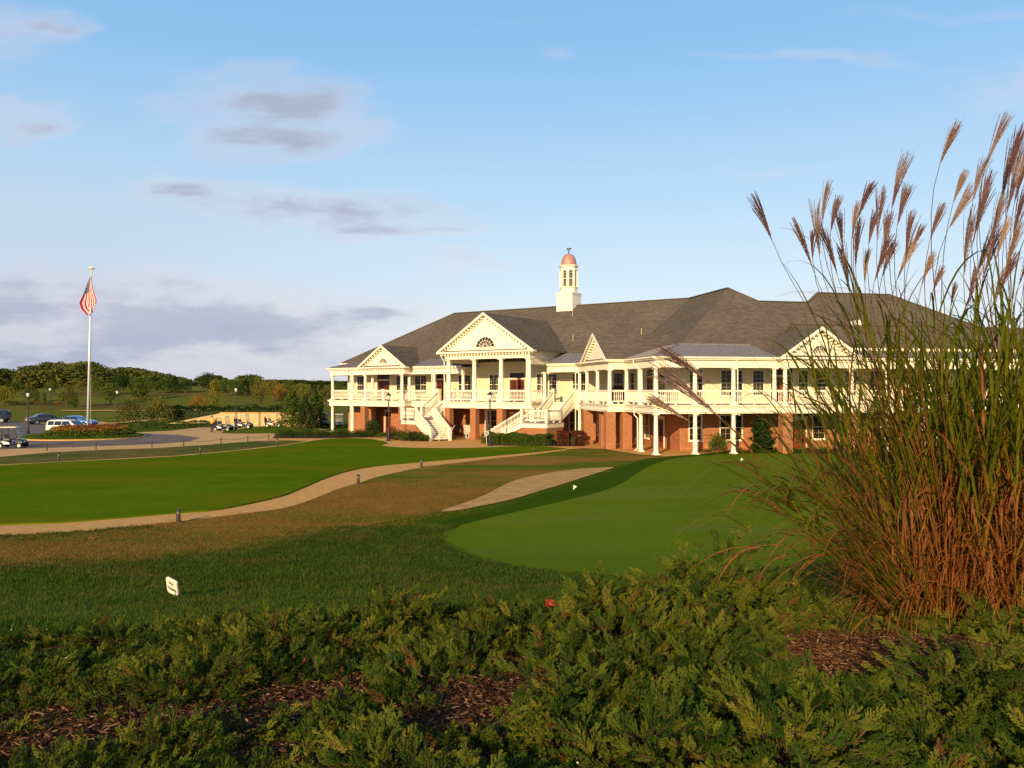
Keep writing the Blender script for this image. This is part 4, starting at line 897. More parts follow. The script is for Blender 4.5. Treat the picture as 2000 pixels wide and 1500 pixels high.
# ---- stairs ---------------------------------------------------------
def flight(top,bot,width,z0,z1,n,base=True,Tn=I4):
    """top, bot: centre points (local xy) of the upper and the lower edge"""
    t=Vector(top); q=Vector(bot); d=(q-t); run=d.length; d.normalize(); e=Vector((-d.y,d.x)); rise=(z0-z1)/n; tr=run/(n-1)
    for i in range(1,n):
        z=z0-rise*i; a=t+d*(tr*(i-1)); c=a+d*(tr+.03); w=e*(width/2)
        b=MB(); b.hexa([(*(a-w),z-.05),(*(c-w),z-.05),(*(c+w),z-.05),(*(a+w),z-.05)],[(*(a-w),z),(*(c-w),z),(*(c+w),z),(*(a+w),z)])
        s=cp('stair_tread',b,M['tread'])
        b=MB(); w=e*(width/2-.02); a2=a+d*.02; a3=a+d*.045; b.hexa([(*(a2-w),z),(*(a3-w),z),(*(a3+w),z),(*(a2+w),z)],[(*(a2-w),z+rise-.05),(*(a3-w),z+rise-.05),(*(a3+w),z+rise-.05),(*(a2+w),z+rise-.05)]); cp('stair_riser',b,M['trim'])
    for s in (-1,1):
        w=e*s*(width/2+.05); a=t+w; c=q+w; th=e*.04
        b=MB(); b.hexa([(*(a-th),z0-.45),(*(c-th),z1-.02),(*(c+th),z1-.02),(*(a+th),z0-.45)],[(*(a-th),z0+.02),(*(c-th),z1+rise+.03),(*(c+th),z1+rise+.03),(*(a+th),z0+.02)]); cp('stringer',b,M['trim'])
        railing((a.x,a.y),(c.x,c.y),z0-.05,z1+rise-.1,foot=False,name='stair_railing')
        for pt,z in ((a,z0),(c,z1)): newel(pt.x,pt.y,z-.02,1.2)
def landing(poly,z,under):
    b=MB(); b.prism(poly,z-.1,z); cp('landing',b,M['deck'])
    n=len(poly); b=MB(); b.prism(poly,z-.42,z-.1); cp('landing_fascia',b,M['trim'])
    c=Vector((sum(p[0] for p in poly)/n,sum(p[1] for p in poly)/n)); sm_=[tuple(c+(Vector(p)-c)*.965) for p in (under or poly)]
    b=MB(); b.prism(sm_,0,z-.42); cp('landing_base',b,M['brick'])
LZ=1.80
# left stair
flight((15.5,-.25),(15.5,-2.75),1.75,D,LZ,10)
pl=[L1(x,y).xy for x,y in ((-10.25,76.7),(-8.7,74.85),(-6.95,75.95),(-6.3,76.7),(-6.55,77.45),(-8.7,79.0),(-9.6,78.7))]
pl=[tuple(p) for p in pl]; landing(pl,LZ,pl)
tp=L1(-7.83,75.4); bt=L1(-6.3,72.95); flight((tp.x,tp.y),(bt.x,bt.y),1.8,LZ,0.03,11)
a0=L1(-10.15,76.65); a1=L1(-8.85,75.05); railing((a0.x,a0.y),(a1.x,a1.y),LZ); a2=L1(-9.55,78.55); railing((a2.x,a2.y),(a0.x,a0.y),LZ)
for a in (a0,): newel(a.x,a.y,LZ-.02,1.16)
# brick side wall under the lower left flight
tL=L1(-8.66,74.9); bL=L1(-7.15,72.5)
b=MB(); u_=Vector((tL.x,tL.y)); v_=Vector((bL.x,bL.y)); in_=(Vector((tp.x,tp.y))-u_).normalized()*.12
b.add([(u_.x+in_.x,u_.y+in_.y,0),(v_.x+in_.x,v_.y+in_.y,0),(u_.x+in_.x,u_.y+in_.y,LZ-.45),(u_.x+in_.x*3,u_.y+in_.y*3,0),(v_.x+in_.x*3,v_.y+in_.y*3,0),(u_.x+in_.x*3,u_.y+in_.y*3,LZ-.45)],[(0,1,2),(5,4,3),(0,2,5,3),(1,4,5,2)]); cp('stair_side_wall',b,M['brick'])
# right stair
flight((28.55,-.25),(28.55,-2.75),2.0,D,LZ,10)
pl=[(27.25,-2.3),(27.25,-5.05),(29.75,-5.05),(29.75,-2.3)]; landing(pl,LZ,pl)
flight((27.25,-4.1),(24.15,-4.1),1.65,LZ,.03,11)
railing((27.55,-4.98),(29.6,-4.98),LZ); railing((29.68,-4.9),(29.68,-2.9),LZ); newel(29.68,-4.98,LZ-.02,1.16)
b=MB(); b.add([(27.2,-4.85,0),(27.2,-4.85,LZ-.45),(24.6,-4.85,0),(27.2,-4.6,0),(27.2,-4.6,LZ-.45),(24.6,-4.6,0)],[(0,1,2),(5,4,3),(0,3,4,1),(1,4,5,2)]); cp('stair_side_wall',b,M['brick'])
# handrails in front of the left stair
for x,y in ((-6.4,72.75),(-5.35,73.1)):
    a=L1(x,y); b=MB(); b.tube([(a.x,a.y,0),(a.x,a.y,.85),(a.x-.1,a.y+.25,1.0),(a.x-.3,a.y+.9,1.35)],.025,6); cp('handrail',b,M['trim'])
# ---- downspouts -----------------------------------------------------
def spout(T,x,y,zt,zb,ox=0.0,oy=-.42,lower=True):
    b=MB(T); b.tube([(x+ox,y+oy,zt),(x+ox,y+oy,zt-.2),(x+.16,y-.12,zt-.75),(x+.16,y-.12,zb+.15),(x+.2,y-.35,zb+.05)],.045,6); cp('downspout',b,M['trim'])
spout(I4,2.55,0,6.75,0); spout(I4,13.5,0,6.75,3.5); spout(I4,17.2,-2.75,7.85,0); spout(I4,26.3,-2.9,7.85,2.6); spout(I4,29.5,0,6.75,.3)
spout(T2,5.9,0,6.75,2.7)
b=MB(T2); b.tube([(-.42,3.4,6.7),(-.42,3.4,6.5),(-.12,3.15,6.0),(-.12,3.15,3.5)],.045,6); b.tube([(-.35,3.4,3.3),(-.35,3.4,2.7),(-.17,3.2,2.45),(-.17,3.2,.25),(-.4,3.2,.08)],.045,6); cp('downspout',b,M['trim'])
# ================================================================ VEHICLES
def paint(name,c,rough=.25,metal=.3): 
    m,t,b=newmat(name); b.inputs['Base Color'].default_value=(*c,1); b.inputs['Roughness'].default_value=rough; b.inputs['Metallic'].default_value=metal; b.inputs['Coat Weight'].default_value=.5
    f=noi(t,tcoord(t),2.0); t.links.new(mixc(t,1.0,c,ramp(t,f,[(.3,.9),(.7,1.05)]),'MULTIPLY'),b.inputs['Base Color']); return m
M['p_black']=paint('black_car_paint',(.012,.016,.03)); M['p_grey']=paint('dark_grey_car_paint',(.045,.05,.055)); M['p_white']=paint('white_car_paint',(.80,.76,.66),.3,0)
M['p_blue']=paint('blue_car_paint',(.10,.22,.50)); M['p_dkgreen']=paint('dark_cart_plastic',(.010,.016,.013),.35,0); M['p_wine']=paint('tan_cart_plastic',(.45,.33,.16),.4,0)
M['rubber']=simple('tyre_rubber',(.015,.015,.015),.9,.1); M['chrome']=simple('wheel_alloy',(.55,.55,.55),.3,.05,3,.8)
M['carglass']=paint('car_glass',(.015,.02,.025),.05,0)
M['lamp_red']=simple('tail_lamp',(.45,.02,.01),.3,.05); M['lamp_clear']=simple('head_lamp',(.8,.8,.75),.15,.05)
M['plate']=simple('number_plate',(.7,.68,.6),.5,.1)
def loft(sec,name,mat):
    """sec: (x, zb, zs, zt, ws, wt)"""
    b=MB(); vs=[];fs=[]
    for x,zb,zs,zt,ws,wt in sec:
        h=[(ws*.90,zb),(ws*.985,zb+.10),(ws,(zb+zs)/2),(ws*.97,zs),((ws*.97*.25+wt*.75),zs+(zt-zs)*.86),(wt*.80,zt),(0,zt+.01)]
        ring=[(-y,z) for y,z in h]+[(y,z) for y,z in h[:-1][::-1]]
        vs+=[(x,y,z) for y,z in ring]
    n=13
    for i in range(len(sec)-1):
        for k in range(n): fs.append((i*n+k,(i+1)*n+k,(i+1)*n+(k+1)%n,i*n+(k+1)%n))
    fs+=[tuple(range(n)),tuple((len(sec)-1)*n+k for k in range(n))[::-1]]
    b.add(vs,fs); me=b.mesh(name,mat,True,False); return me
def wheel(parent,x,y,r,w=.22,name='wheel'):
    b=MB(Matrix.Translation((0,-w/2,0))@Matrix.Rotation(-PI/2,4,'X')); b.lathe([(r*.6,0),(r*.95,.0),(r,.03),(r,w-.03),(r*.95,w),(r*.6,w)],n=20)
    o=link(name,None,parent,(x,y,r)); o2=link('tyre',b.mesh('tyre',M['rubber']),o)
    s=1 if y>0 else -1; b=MB(Matrix.Translation((0,s*w*.5-(0 if s>0 else .02),0))@Matrix.Rotation(-PI/2,4,'X')); b.lathe([(r*.62,0),(r*.60,.02)],n=16); b.lathe([(r*.18,0),(r*.15,.035)],n=8); link('rim',b.mesh('rim',M['chrome']),o)
def car(kind,mat,label,cat,loc,rz):
    t=thing({'suv':'parked_suv','sedan':'parked_car'}[kind],label,cat,loc,rz,'cars in the car park')
    if kind=='suv':
        S=[(-2.25,.45,.75,.98,.80,.70),(-2.22,.38,.95,1.60,.90,.62),(-1.9,.32,1.0,1.70,.92,.66),(-.9,.30,1.0,1.74,.93,.68),(.0,.30,1.0,1.70,.93,.66),(.40,.30,1.0,1.55,.93,.66),(.98,.30,.98,1.08,.92,.78),(1.7,.32,.93,1.02,.90,.76),(2.15,.38,.82,.92,.86,.70),(2.28,.45,.70,.78,.76,.6)]
        win=[(-2.0,-1.36),(-1.26,-.50),(-.42,.58)]; zb,zt=1.06,1.55; wr=.36; wx=1.36; y0,y1=.925,.76; ws=((.44,.97,1.62,1.10),); rearx=(-2.245,-2.19,1.1,1.58)
    else:
        S=[(-2.3,.42,.62,.80,.78,.68),(-2.2,.32,.80,.93,.86,.72),(-1.5,.26,.86,1.0,.88,.74),(-.95,.25,.88,1.36,.89,.60),(-.4,.25,.88,1.42,.89,.60),(.25,.25,.87,1.38,.89,.58),(.55,.25,.86,1.24,.89,.6),(1.1,.25,.84,.95,.88,.74),(1.75,.28,.76,.86,.86,.70),(2.2,.34,.64,.72,.80,.62),(2.32,.42,.55,.62,.68,.5)]
        win=[(-1.18,-.42),(-.34,.62)]; zb,zt=.93,1.28; wr=.32; wx=1.38; y0,y1=.875,.69; rearx=(-1.48,-1.0,1.01,1.34); ws=((.57,1.08,1.28,.97),)
    link('body',loft(S,'car_body',mat),t)
    for sgn in (-1,1):
        for a,c in win:
            b=MB(); i0=.0; f0=.18 if c>.5 else 0; r0=.14 if a<-1.1 and kind=='sedan' else .03
            lo=[(a,sgn*(y0+.012),zb),(c,sgn*(y0+.012),zb)]; hi=[(c-f0-.12*(c>.5),sgn*(y1+.03),zt),(a+r0,sgn*(y1+.03),zt)]
            q=lo+hi; q2=[(x,y-sgn*.12,z) for x,y,z in q]
            b.add(q+q2,[(0,1,2,3),(7,6,5,4),(0,4,5,1),(1,5,6,2),(2,6,7,3),(3,7,4,0)]); part('side_window',b,M['carglass'],t)
        for x in (-wx,wx):
            b=MB(Matrix.Translation((x,sgn*(y0-.03) ,wr))@Matrix.Rotation(PI/2 if sgn<0 else -PI/2,4,'X')); b.lathe([(wr*1.18,-.1),(wr*1.18,.05)],n=20); part('wheel_arch',b,M['rubber'],t)
            wheel(t,x,sgn*(y0-.06),wr,.22)
        b=MB(); b.box(.30,.45,sgn*y0,sgn*(y0+.16),zb+.0,zb+.12); part('mirror',b,mat,t)
        b=MB(); xr=S[0][0]; b.box(xr-.02,xr+.16,sgn*.55,sgn*.80,.72 if kind=='suv' else .66,.95 if kind=='suv' else .8); part('tail_light',b,M['lamp_red'],t)
        b=MB(); xf=S[-1][0]; b.box(xf-.16,xf-.02,sgn*.45,sgn*.74,.62 if kind=='suv' else .52,.76 if kind=='suv' else .62); part('headlight',b,M['lamp_clear'],t)
    x0,x1,z1,z0=ws[0]; b=MB(); b.hexa([(x1+.03,-.72,z0+.02),(x1+.03,.72,z0+.02),(x1-.1,.72,z0+.0),(x1-.1,-.72,z0)],[(x0+.03,-.56,z1-.03),(x0+.03,.56,z1-.03),(x0-.1,.56,z1-.03),(x0-.1,-.56,z1-.03)]); part('windscreen',b,M['carglass'],t)
    x0,x1,z0,z1=rearx; b=MB(); b.hexa([(x0-.03,-.66,z0),(x0+.1,-.66,z0),(x0+.1,.66,z0),(x0-.03,.66,z0)],[(x1-.03,-.54,z1),(x1+.1,-.54,z1),(x1+.1,.54,z1),(x1-.03,.54,z1)]); part('rear_window',b,M['carglass'],t)
    b=MB(); b.box(S[0][0]-.05,S[0][0]+.2,-.8,.8,.36,.52); part('bumper',b,mat,t); b=MB(); b.box(S[0][0]-.06,S[0][0]-.04,-.25,.25,.56,.68); part('number_plate',b,M['plate'],t)
    if kind=='suv':
        for sgn in (-1,1): b=MB(); b.bar((-1.9,sgn*.6,1.80),(.3,sgn*.6,1.79),.05,.05); part('roof_rail',b,M['dark'],t)
    return t
x,y,z=G(122,848); car('suv','x' and M['p_white'],'white estate-bodied off-roader parked behind the flower island','car',(x,86.6,0),R(-8)).scale=(1,1,.83)
x,y,z=G(166,833); car('sedan',M['p_blue'],'light blue two-door car parked behind the flagpole','car',(x,101,0),R(-4))
x,y,z=G(103,828); car('sedan',M['p_grey'],'dark grey saloon car seen from behind between the white and black cars','car',(x-.3,109.5,0),R(48))
x,y,z=G(13,824); car('suv',M['p_black'],'black off-roader parked at the far left edge','car',(x,114,0),R(200))
# ---- golf carts ---------------------------------------------------
M['canvas']=simple('cart_roof_shell',(.55,.47,.31),.5,.05); M['seatw']=simple('cart_seat_vinyl',(.16,.13,.09),.6,.1); M['clear']=paint('cart_windscreen',(.25,.27,.27),.08,0); M['clear'].node_tree.nodes['Principled BSDF'].inputs['Alpha'].default_value=.18
M['panel']=simple('cart_side_panel',(.78,.76,.70),.4,.05)
def cart(label,loc,rz,roof='canvas',bag=True):
    t=thing('golf_cart',label,'golf cart',loc,rz,'golf carts waiting around the drive')
    loftS=[(-1.15,.35,.55,.78,.52,.45),(-1.0,.28,.6,.86,.58,.50),(-.5,.25,.55,.80,.60,.52),(-.1,.25,.35,.42,.60,.54),(.45,.25,.33,.36,.60,.54),(.62,.27,.55,.85,.58,.50),(.95,.32,.55,.74,.54,.44),(1.18,.38,.5,.58,.42,.30)]
    link('body',loft(loftS,'cart_body',M['p_dkgreen']),t)
    for s in (-1,1):
        b=MB(); b.hexa([(-.55,s*.60,.36),(.0,s*.60,.36),(.0,s*.58,.36),(-.55,s*.58,.36)],[(-.7,s*.61,.66),(-.05,s*.61,.52),(-.05,s*.5,.52),(-.7,s*.5,.66)]); part('side_panel',b,M['panel'],t)
        b=MB(); b.hexa([(.62,s*.585,.45),(1.05,s*.55,.45),(1.05,s*.45,.45),(.62,s*.45,.45)],[(.66,s*.58,.74),(.98,s*.54,.66),(.98,s*.4,.66),(.66,s*.4,.74)]); part('front_wing',b,M['p_dkgreen'],t)
        for x in (-.82,.82): wheel(t,x,s*.54,.23,.2)
        for q in (((.62,s*.52,.8),(.38,s*.52,1.82)),((-.62,s*.54,.8),(-.72,s*.52,1.82))): b=MB(); b.tube(q,.022,6); part('roof_post',b,M['dark'],t)
    b=MB(); b.box(-.55,-.05,-.56,.56,.70,.84); part('seat',b,M['seatw'],t)
    b=MB(); b.hexa([(-.62,-.54,.86),(-.52,-.54,.86),(-.52,.54,.86),(-.62,.54,.86)],[(-.70,-.54,1.22),(-.62,-.54,1.22),(-.62,.54,1.22),(-.70,.54,1.22)]); part('seat_back',b,M['seatw'],t)
    b=MB(); b.hexa([(-1.0,-.58,1.80),(.55,-.58,1.80),(.55,.58,1.80),(-1.0,.58,1.80)],[(-.9,-.5,1.90),(.42,-.5,1.90),(.42,.5,1.90),(-.9,.5,1.90)]); part('roof',b,M[roof],t)
    b=MB(); b.hexa([(.60,-.5,.86),(.625,-.5,.86),(.625,.5,.86),(.60,.5,.86)],[(.38,-.5,1.78),(.40,-.5,1.78),(.40,.5,1.78),(.38,.5,1.78)]); part('windscreen',b,M['clear'],t)
    b=MB(); b.tube([(.55,.25,.75),(.3,.25,1.0)],.02,5); n=14; T_=Matrix.Translation((.28,.25,1.02))@Matrix.Rotation(R(-55),4,'Y')
    b.tube([T_@Vector((.17*math.cos(2*PI*i/n),.17*math.sin(2*PI*i/n),0)) for i in range(n+1)],.014,5); part('steering_wheel',b,M['dark'],t)
    for s in (-1,1):
        b=MB(); b.box(1.10,1.17,s*.18,s*.36,.52,.60); part('headlight',b,M['lamp_clear'],t)
    t.scale=(.86,.86,.88)
    if bag:
        for i,s in enumerate((-.26,.26)):
            b=MB(); b.tube([(-1.12,s,.5),(-1.2,s,1.28)],[.12,.14],10); 
            for j in range(5): b.tube([(-1.2,s+.05*math.cos(j*1.3),1.25),(-1.22,s+.09*math.cos(j*1.3),1.42+.03*j)],[.012,.03],5)
            part('golf_bag',b,(M['p_black'],M['seatw'])[i],t)
    return t
cart('golf cart with cream roof at the far left edge on the drive',(G(22,876)[0]-.2,G(22,876)[1]+.6,0),R(4)).scale=(.86,.86,.88)
c2=cart('golf cart next to the standing man in the yellow shirt',(G(428,843)[0]+.1,G(428,843)[1]+1.2,0),R(-8))
a=G(468,838); cart('middle golf cart half hidden behind the lamp post and grass mound',(a[0],a[1]+1.6,0),R(-4))
a=G(524,836); cart('golf cart with white roof furthest right behind the grass mound',(a[0],a[1]+2.4,0),R(3))
cart('golf cart seen from the front in the shade under the veranda, left one',(-22.9,101.0,0),R(-72),bag=False)
cart('golf cart in the shade under the veranda, right one beside the brick pier',(-20.6,98.9,0),R(-80),bag=False)
a=G(8,874); 0 and cart('golf cart cut off by the left edge behind the front one',(a[0]-1.5,a[1]+3.0,0),R(4))
# ================================================================ STREET FURNITURE
def lamp(loc,h,label):
    t=thing('lamp_post',label,'lamp post',loc,0,'black lamp posts along the drive and patio'); s=h/4.3
    b=MB(); b.lathe([(.20,0),(.21,.10),(.15,.16),(.16,.34),(.10,.42),(.10,.62),(.075,.68),(.062,1.0),(.050,h-1.05),(.075,h-1.0),(.05,h-.95),(.05,h-.72),(.12,h-.68),(.10,h-.64)],n=10); part('post',b,M['dark'],t)
    b=MB(); b.bar((-.3,0,h-1.15),(.3,0,h-1.15),.035,.035); part('cross_bar',b,M['dark'],t)
    b=MB(); b.lathe([(.10,h-.63),(.17,h-.40),(.18,h-.24)],n=8); part('lantern_glass',b,M['lampglass'],t)
    b=MB()
    for i in range(8): a=2*PI*i/8; b.tube([(.105*math.cos(a),.105*math.sin(a),h-.63),(.19*math.cos(a),.19*math.sin(a),h-.24)],.012,4)
    b.lathe([(.21,h-.25),(.23,h-.22),(.13,h-.10),(.05,h-.06),(.04,h-.03),(.02,h+.02)],n=8); part('lantern_cage',b,M['dark'],t)
    return t
for (px,by,ty,lb) in ((759,862,767,'black lamp post standing at the bed left of the left staircase'),(957,872,765,'black lamp post in front of the right staircase and hedge'),
    (55,848,763,'lamp post at the edge of the asphalt near the white car'),(98,823,755,'lamp post behind the dark grey car'),(229,827,760,'lamp post beside the shrubs right of the flagpole'),(461,841,754,'lamp post between the golf carts')):
    x,y,z=G(px,by); lamp((x,y,z),CZ+(HZ-ty)/FPX*y-z,lb)
def bollard(px,by,ty,label):
    x,y,z=G(px,by); h=CZ+(HZ-ty)/FPX*y-z; t=thing('path_bollard',label,'bollard',(x,y,z),0,'bollard lights along the lawn paths'); r=.075
    b=MB(); b.lathe([(r*1.25,-.05),(r*1.25,.03),(r,.05),(r,h*.58)],n=12); part('post',b,M['bronze'],t)
    b=MB(); b.lathe([(r*.62,h*.58),(r*.62,h*.84)],n=10); part('lens',b,M['lampglass'],t)
    b=MB(); 
    for j in range(3): z0=h*(.60+.08*j); b.lathe([(r*1.02,z0),(r*1.08,z0+h*.02),(r*.6,z0+h*.045)],n=12)
    b.lathe([(r*1.05,h*.83),(r*1.1,h*.88),(r*.8,h*.96),(r*.3,h)],n=12)
    part('louvre_cap',b,M['bronze'],t)
for a in ((349,1022,993,'nearest bronze bollard beside the lower path'),(700,947,926,'bollard on the inside of the bend of the lower path'),(823,914,896,'bollard where the lower path leaves the lawn towards the club house'),(1043,884,872,'bollard at the right tip of the lawn'),
          (115,902,884,'bollard on the grass verge at the far left'),(391,888,871,'bollard on the verge in the middle of the far path'),(541,872,856,'bollard at the right end of the verge near the shrubs')): bollard(*a)
lab=['leftmost','second from the left','third from the left','fourth','fifth','sixth','seventh','eighth']
prevp=None; rt=None
posts=[(-60,884,872),(92,881,870),(188,878.5,867.5),(297,874.5,864),(359,872,862),(432,868,858),(484,864,855),(525,860.5,851)]
for i,(px,by,ty) in enumerate(posts):
    x,y,z=G(px,by); h=.52
    t=thing('rope_post',f'low dark rope post along the kerb of the drive, {lab[i]}' ,'post',(x,y,z),0,'rope posts along the drive')
    b=MB(); b.lathe([(.045,-.05),(.045,h),(.03,h+.03)],n=8); part('stake',b,M['bronze'],t)
    cur=Vector((x,y,z+h-.08))
    if prevp is not None:
        b=MB(); b.tube([prevp.lerp(cur,k/8)-Vector((0,0,.12*math.sin(PI*k/8))) for k in range(9)],.014,4)
        r_=part('rope',b,M['bronze']); tag(r_,'sagging dark rope right of the '+lab[i-1]+' rope post','rope','ropes between the low posts')
    prevp=cur
# ---- flagpole, flag, island ---------------------------------------
FPc=Vector((G(171,853)[0],79.0,0)); FPc.x=(171-1000)/FPX*79
pole=thing('flagpole','tall white flagpole rising from the round flower island','flagpole',FPc)
PH=CZ+(HZ-527)/FPX*79; lean=.33
b=MB(); b.tube([(0,0,0),(lean*.5,0,PH*.5),(lean,0,PH)],[.115,.095,.06],12); b.lathe([(.3,0),(.3,.06),(.2,.12)],n=16); part('pole',b,M['steel'],pole,True)
b=MB(); c=(lean,0,PH-.05); b.lathe([(.05,0),(.09,.05),(.12,.10),(.30,.16),(.32,.20),(.14,.34),(.03,.38)],c,14); part('truck_cap',b,M['trim'],pole)
b=MB(); b.tube([(lean-.10,.1,1.4),(lean-.02,.1,PH-.3)],.01,4); part('halyard',b,M['trim'],pole)
def m_flag():
    m,t,b=newmat('flag_stripes'); c=nn(t,'ShaderNodeUVMap'); s=nn(t,'ShaderNodeSeparateXYZ'); t.links.new(c.outputs[0],s.inputs[0])
    u,v=s.outputs[0],s.outputs[1]
    st=mth(t,'LESS_THAN',mth(t,'MODULO',mth(t,'MULTIPLY',v,13.0),2.0),1.0)   # v=0 bottom: red first
    stripes=mixc(t,st,(.58,.55,.54),(.36,.005,.012))
    can=mth(t,'MULTIPLY',mth(t,'LESS_THAN',u,.4),mth(t,'GREATER_THAN',v,6/13))
    su=mth(t,'MODULO',mth(t,'MULTIPLY',u,15.0),1.0); sv=mth(t,'MODULO',mth(t,'MULTIPLY',mth(t,'SUBTRACT',v,6/13),9.3),1.0)
    du=mth(t,'SUBTRACT',su,.5); dv=mth(t,'SUBTRACT',sv,.5); dd=mth(t,'ADD',mth(t,'MULTIPLY',du,du),mth(t,'MULTIPLY',dv,dv)); star=mth(t,'LESS_THAN',dd,.05)
    blue=mixc(t,star,(.008,.014,.085),(.58,.56,.55)); t.links.new(mixc(t,can,stripes,blue),b.inputs['Base Color']); b.inputs['Roughness'].default_value=.8; return m
M['flag']=m_flag()
# limp flag: control columns (u along the fly), positions in metres relative to the truck: (x top, z top, x bottom, z bottom)
fl=thing('flag','limp stars and stripes flag hanging in folds from the flagpole','flag',FPc+Vector((lean,0,PH-.65)))
CU=[0,.12,.38,.6,.8,1.0]; CT=[(.04,0),(.14,-.42),(.32,-1.15),(.75,-2.3),(.72,-2.62),(.56,-2.75)]; CB=[(-.06,-.03),(-.34,-.62),(-.74,-1.6),(-1.10,-2.5),(-.85,-3.1),(-.22,-3.72)]
nu,nv=60,30; vs=[];uv=[]
for j in range(nv+1):
    v=j/nv
    for i in range(nu+1):
        u=i/nu
        xt=np.interp(u,CU,[c[0] for c in CT]); zt=np.interp(u,CU,[c[1] for c in CT]); xb=np.interp(u,CU,[c[0] for c in CB]); zb=np.interp(u,CU,[c[1] for c in CB])
        q=v; ex=1.35-.35*min(1,max(0,(u-.42)/.3)); w=q**ex+.03*math.sin(q*2*PI)*u
        x=xt*(1-w)+xb*w; z=zt*(1-w)+zb*w; y=-.18-.30*math.sin(q*PI*1.6+u*1.5)*min(1,u*2.2)-.10*math.sin(q*11+u*4)*min(1,u*2)
        vs.append((x+.05*math.sin(q*11+u*5)*u,y,z)); uv.append((u,v))
fs=[(j*(nu+1)+i,j*(nu+1)+i+1,(j+1)*(nu+1)+i+1,(j+1)*(nu+1)+i) for j in range(nv) for i in range(nu)]
me=bpy.data.meshes.new('flag_cloth'); me.from_pydata(vs,[],fs); me.update(); ul=me.uv_layers.new(name='UVMap')
for l in me.loops: ul.data[l.index].uv=uv[l.vertex_index]
me.materials.append(M['flag']); me.polygons.foreach_set('use_smooth',[True]*len(me.polygons)); link('cloth',me,fl)
ic=Vector((-40.4,78.2)); pi_=[(ic.x+5.3*math.cos(2*PI*i/48),ic.y+5.0*math.sin(2*PI*i/48)) for i in range(48)]
isl=thing('flower_island','round kerbed island planted with red and orange flowers around the flagpole','flower bed',(ic.x,ic.y,0))
b=MB(); b.prism([(5.45*math.cos(2*PI*i/48),5.15*math.sin(2*PI*i/48)) for i in range(48)],-.02,.13); part('kerb',b,M['apron'],isl)
b=MB(); b.prism([(5.25*math.cos(2*PI*i/48),4.95*math.sin(2*PI*i/48)) for i in range(48)],.1,.2); part('turf',b,M['rough'],isl)
def ringleaves(name,n,r0,r1,z0,z1,leaf,mat,parent,seed,cx=0,cy=0):
    r=np.random.RandomState(seed); a=r.rand(n)*6.28; q=np.sqrt(r.rand(n)*(r1*r1-r0*r0)+r0*r0); z=z0+(z1-z0)*r.rand(n)**.7*(1+.15*np.sin(a*7)+.1*np.sin(a*13+q*3))
    P=np.stack([cx+q*np.cos(a),cy+q*.95*np.sin(a),z],1); nr=r.randn(n,3); nr/=np.linalg.norm(nr,axis=1)[:,None]; u=np.cross(nr,r.randn(n,3)); u/=np.linalg.norm(u,axis=1)[:,None]; v=np.cross(nr,u); s=(leaf*(.6+.8*r.rand(n)))[:,None]
    V=np.stack([P-u*s*.5,P-v*s*.35,P+u*s*.5,P+v*s*.35],1).reshape(-1,3); me=bpy.data.meshes.new(name); me.from_pydata(V.tolist(),[],np.arange(4*n).reshape(-1,4).tolist()); me.update(); me.materials.append(mat)
    return link(name,me,parent,kind='stuff')
ringleaves('green_edging',9000,0,3.9,.15,.72,.13,M['leaf_hedge'],isl,3,.5,.3)
ringleaves('flowers',7000,0,3.3,.7,1.05,.12,M['leaf_orange'],isl,4,.5,.3)
ringleaves('red_flowers',2600,0,2.9,.95,1.16,.12,M['leaf_red'],isl,5,.5,.5)
ringleaves('turf_blades',14000,3.4,5.1,.18,.30,.10,M['leaf_hedge'],isl,6)
def W1(t,r,z=0): v=M1@Vector((t,r,z)); return tuple(v)
# ---- planting along the veranda ------------------------------------
M['soil']=M['mulch']
sheet('planting_bed',[tuple(p) for p in P2([(532,857),(640,857),(700,855),(752,853),(752,842),(640,845),(600,842),(540,848)])],.045,M['mulch'],None)
sheet('planting_bed',[tuple(p) for p in P2([(762,859),(800,861.5),(835,862),(830,853),(800,848),(765,848),(755,853)])],.05,M['mulch'],None)
sheet('planting_bed',[tuple(p) for p in P2([(962,871),(1050,872.5),(1142,873),(1142,862),(1060,858),(1000,857),(955,860)])],.05,M['mulch'],None)
CS=[('bush','leaf_hedge',1),('bush','leaf_dark',2),('bush','leaf_mid',3)]
def shrub(px,by,ty,wpx,mk,label,seed=1,y=None,kind='bush',n=900,leaf=.07,group='shrubs in the beds along the club house'):
    return tree('shrub',px,by,ty,wpx,kind,mk,label,seed,y,'shrub',n,leaf,group=group)
xs_=[548,566,583,600,617,634,651,668,685,703,722]
pos=['first (leftmost)','second','third','fourth','fifth','sixth','seventh','eighth','ninth','tenth','eleventh']
for i,px in enumerate(xs_): shrub(px,855+.5*(i%2),836+(i%3)*1.5,25,'leaf_dark' if i%2 else 'leaf_hedge',f'{pos[i]} rounded dwarf shrub from the left in the bed before the left veranda',i%4)
shrub(728,854,821,29,'leaf_dark','taller dark pointed shrub standing before the left brick piers',2,kind='tall',n=2200,leaf=.05)
shrub(710,855,841,18,'leaf_mid','low spreading shrub at the foot of the tall dark shrub',3)
shrub(745,856,843,20,'leaf_mid','light green low shrub left of the first lamp post',1)
for i,(px,by,ty,w) in enumerate(((774,860,838,34),(793,861.5,838,36),(812,862.5,840,34),(829,863,846,26))): shrub(px,by,ty,w,'leaf_hedge' if i%2 else 'leaf_dark',f'{pos[i]} green mound shrub right of the lamp post before the left stair landing',i,n=1400)
shrub(766,853,829,24,'leaf_red','reddish shrub between the lamp post and the left stair landing',2,n=1000,leaf=.06)
hd=[W1(24.4,-6.1)[:2],W1(26.5,-6.0)[:2],W1(28.6,-6.1)[:2],W1(30.6,-6.0)[:2]]
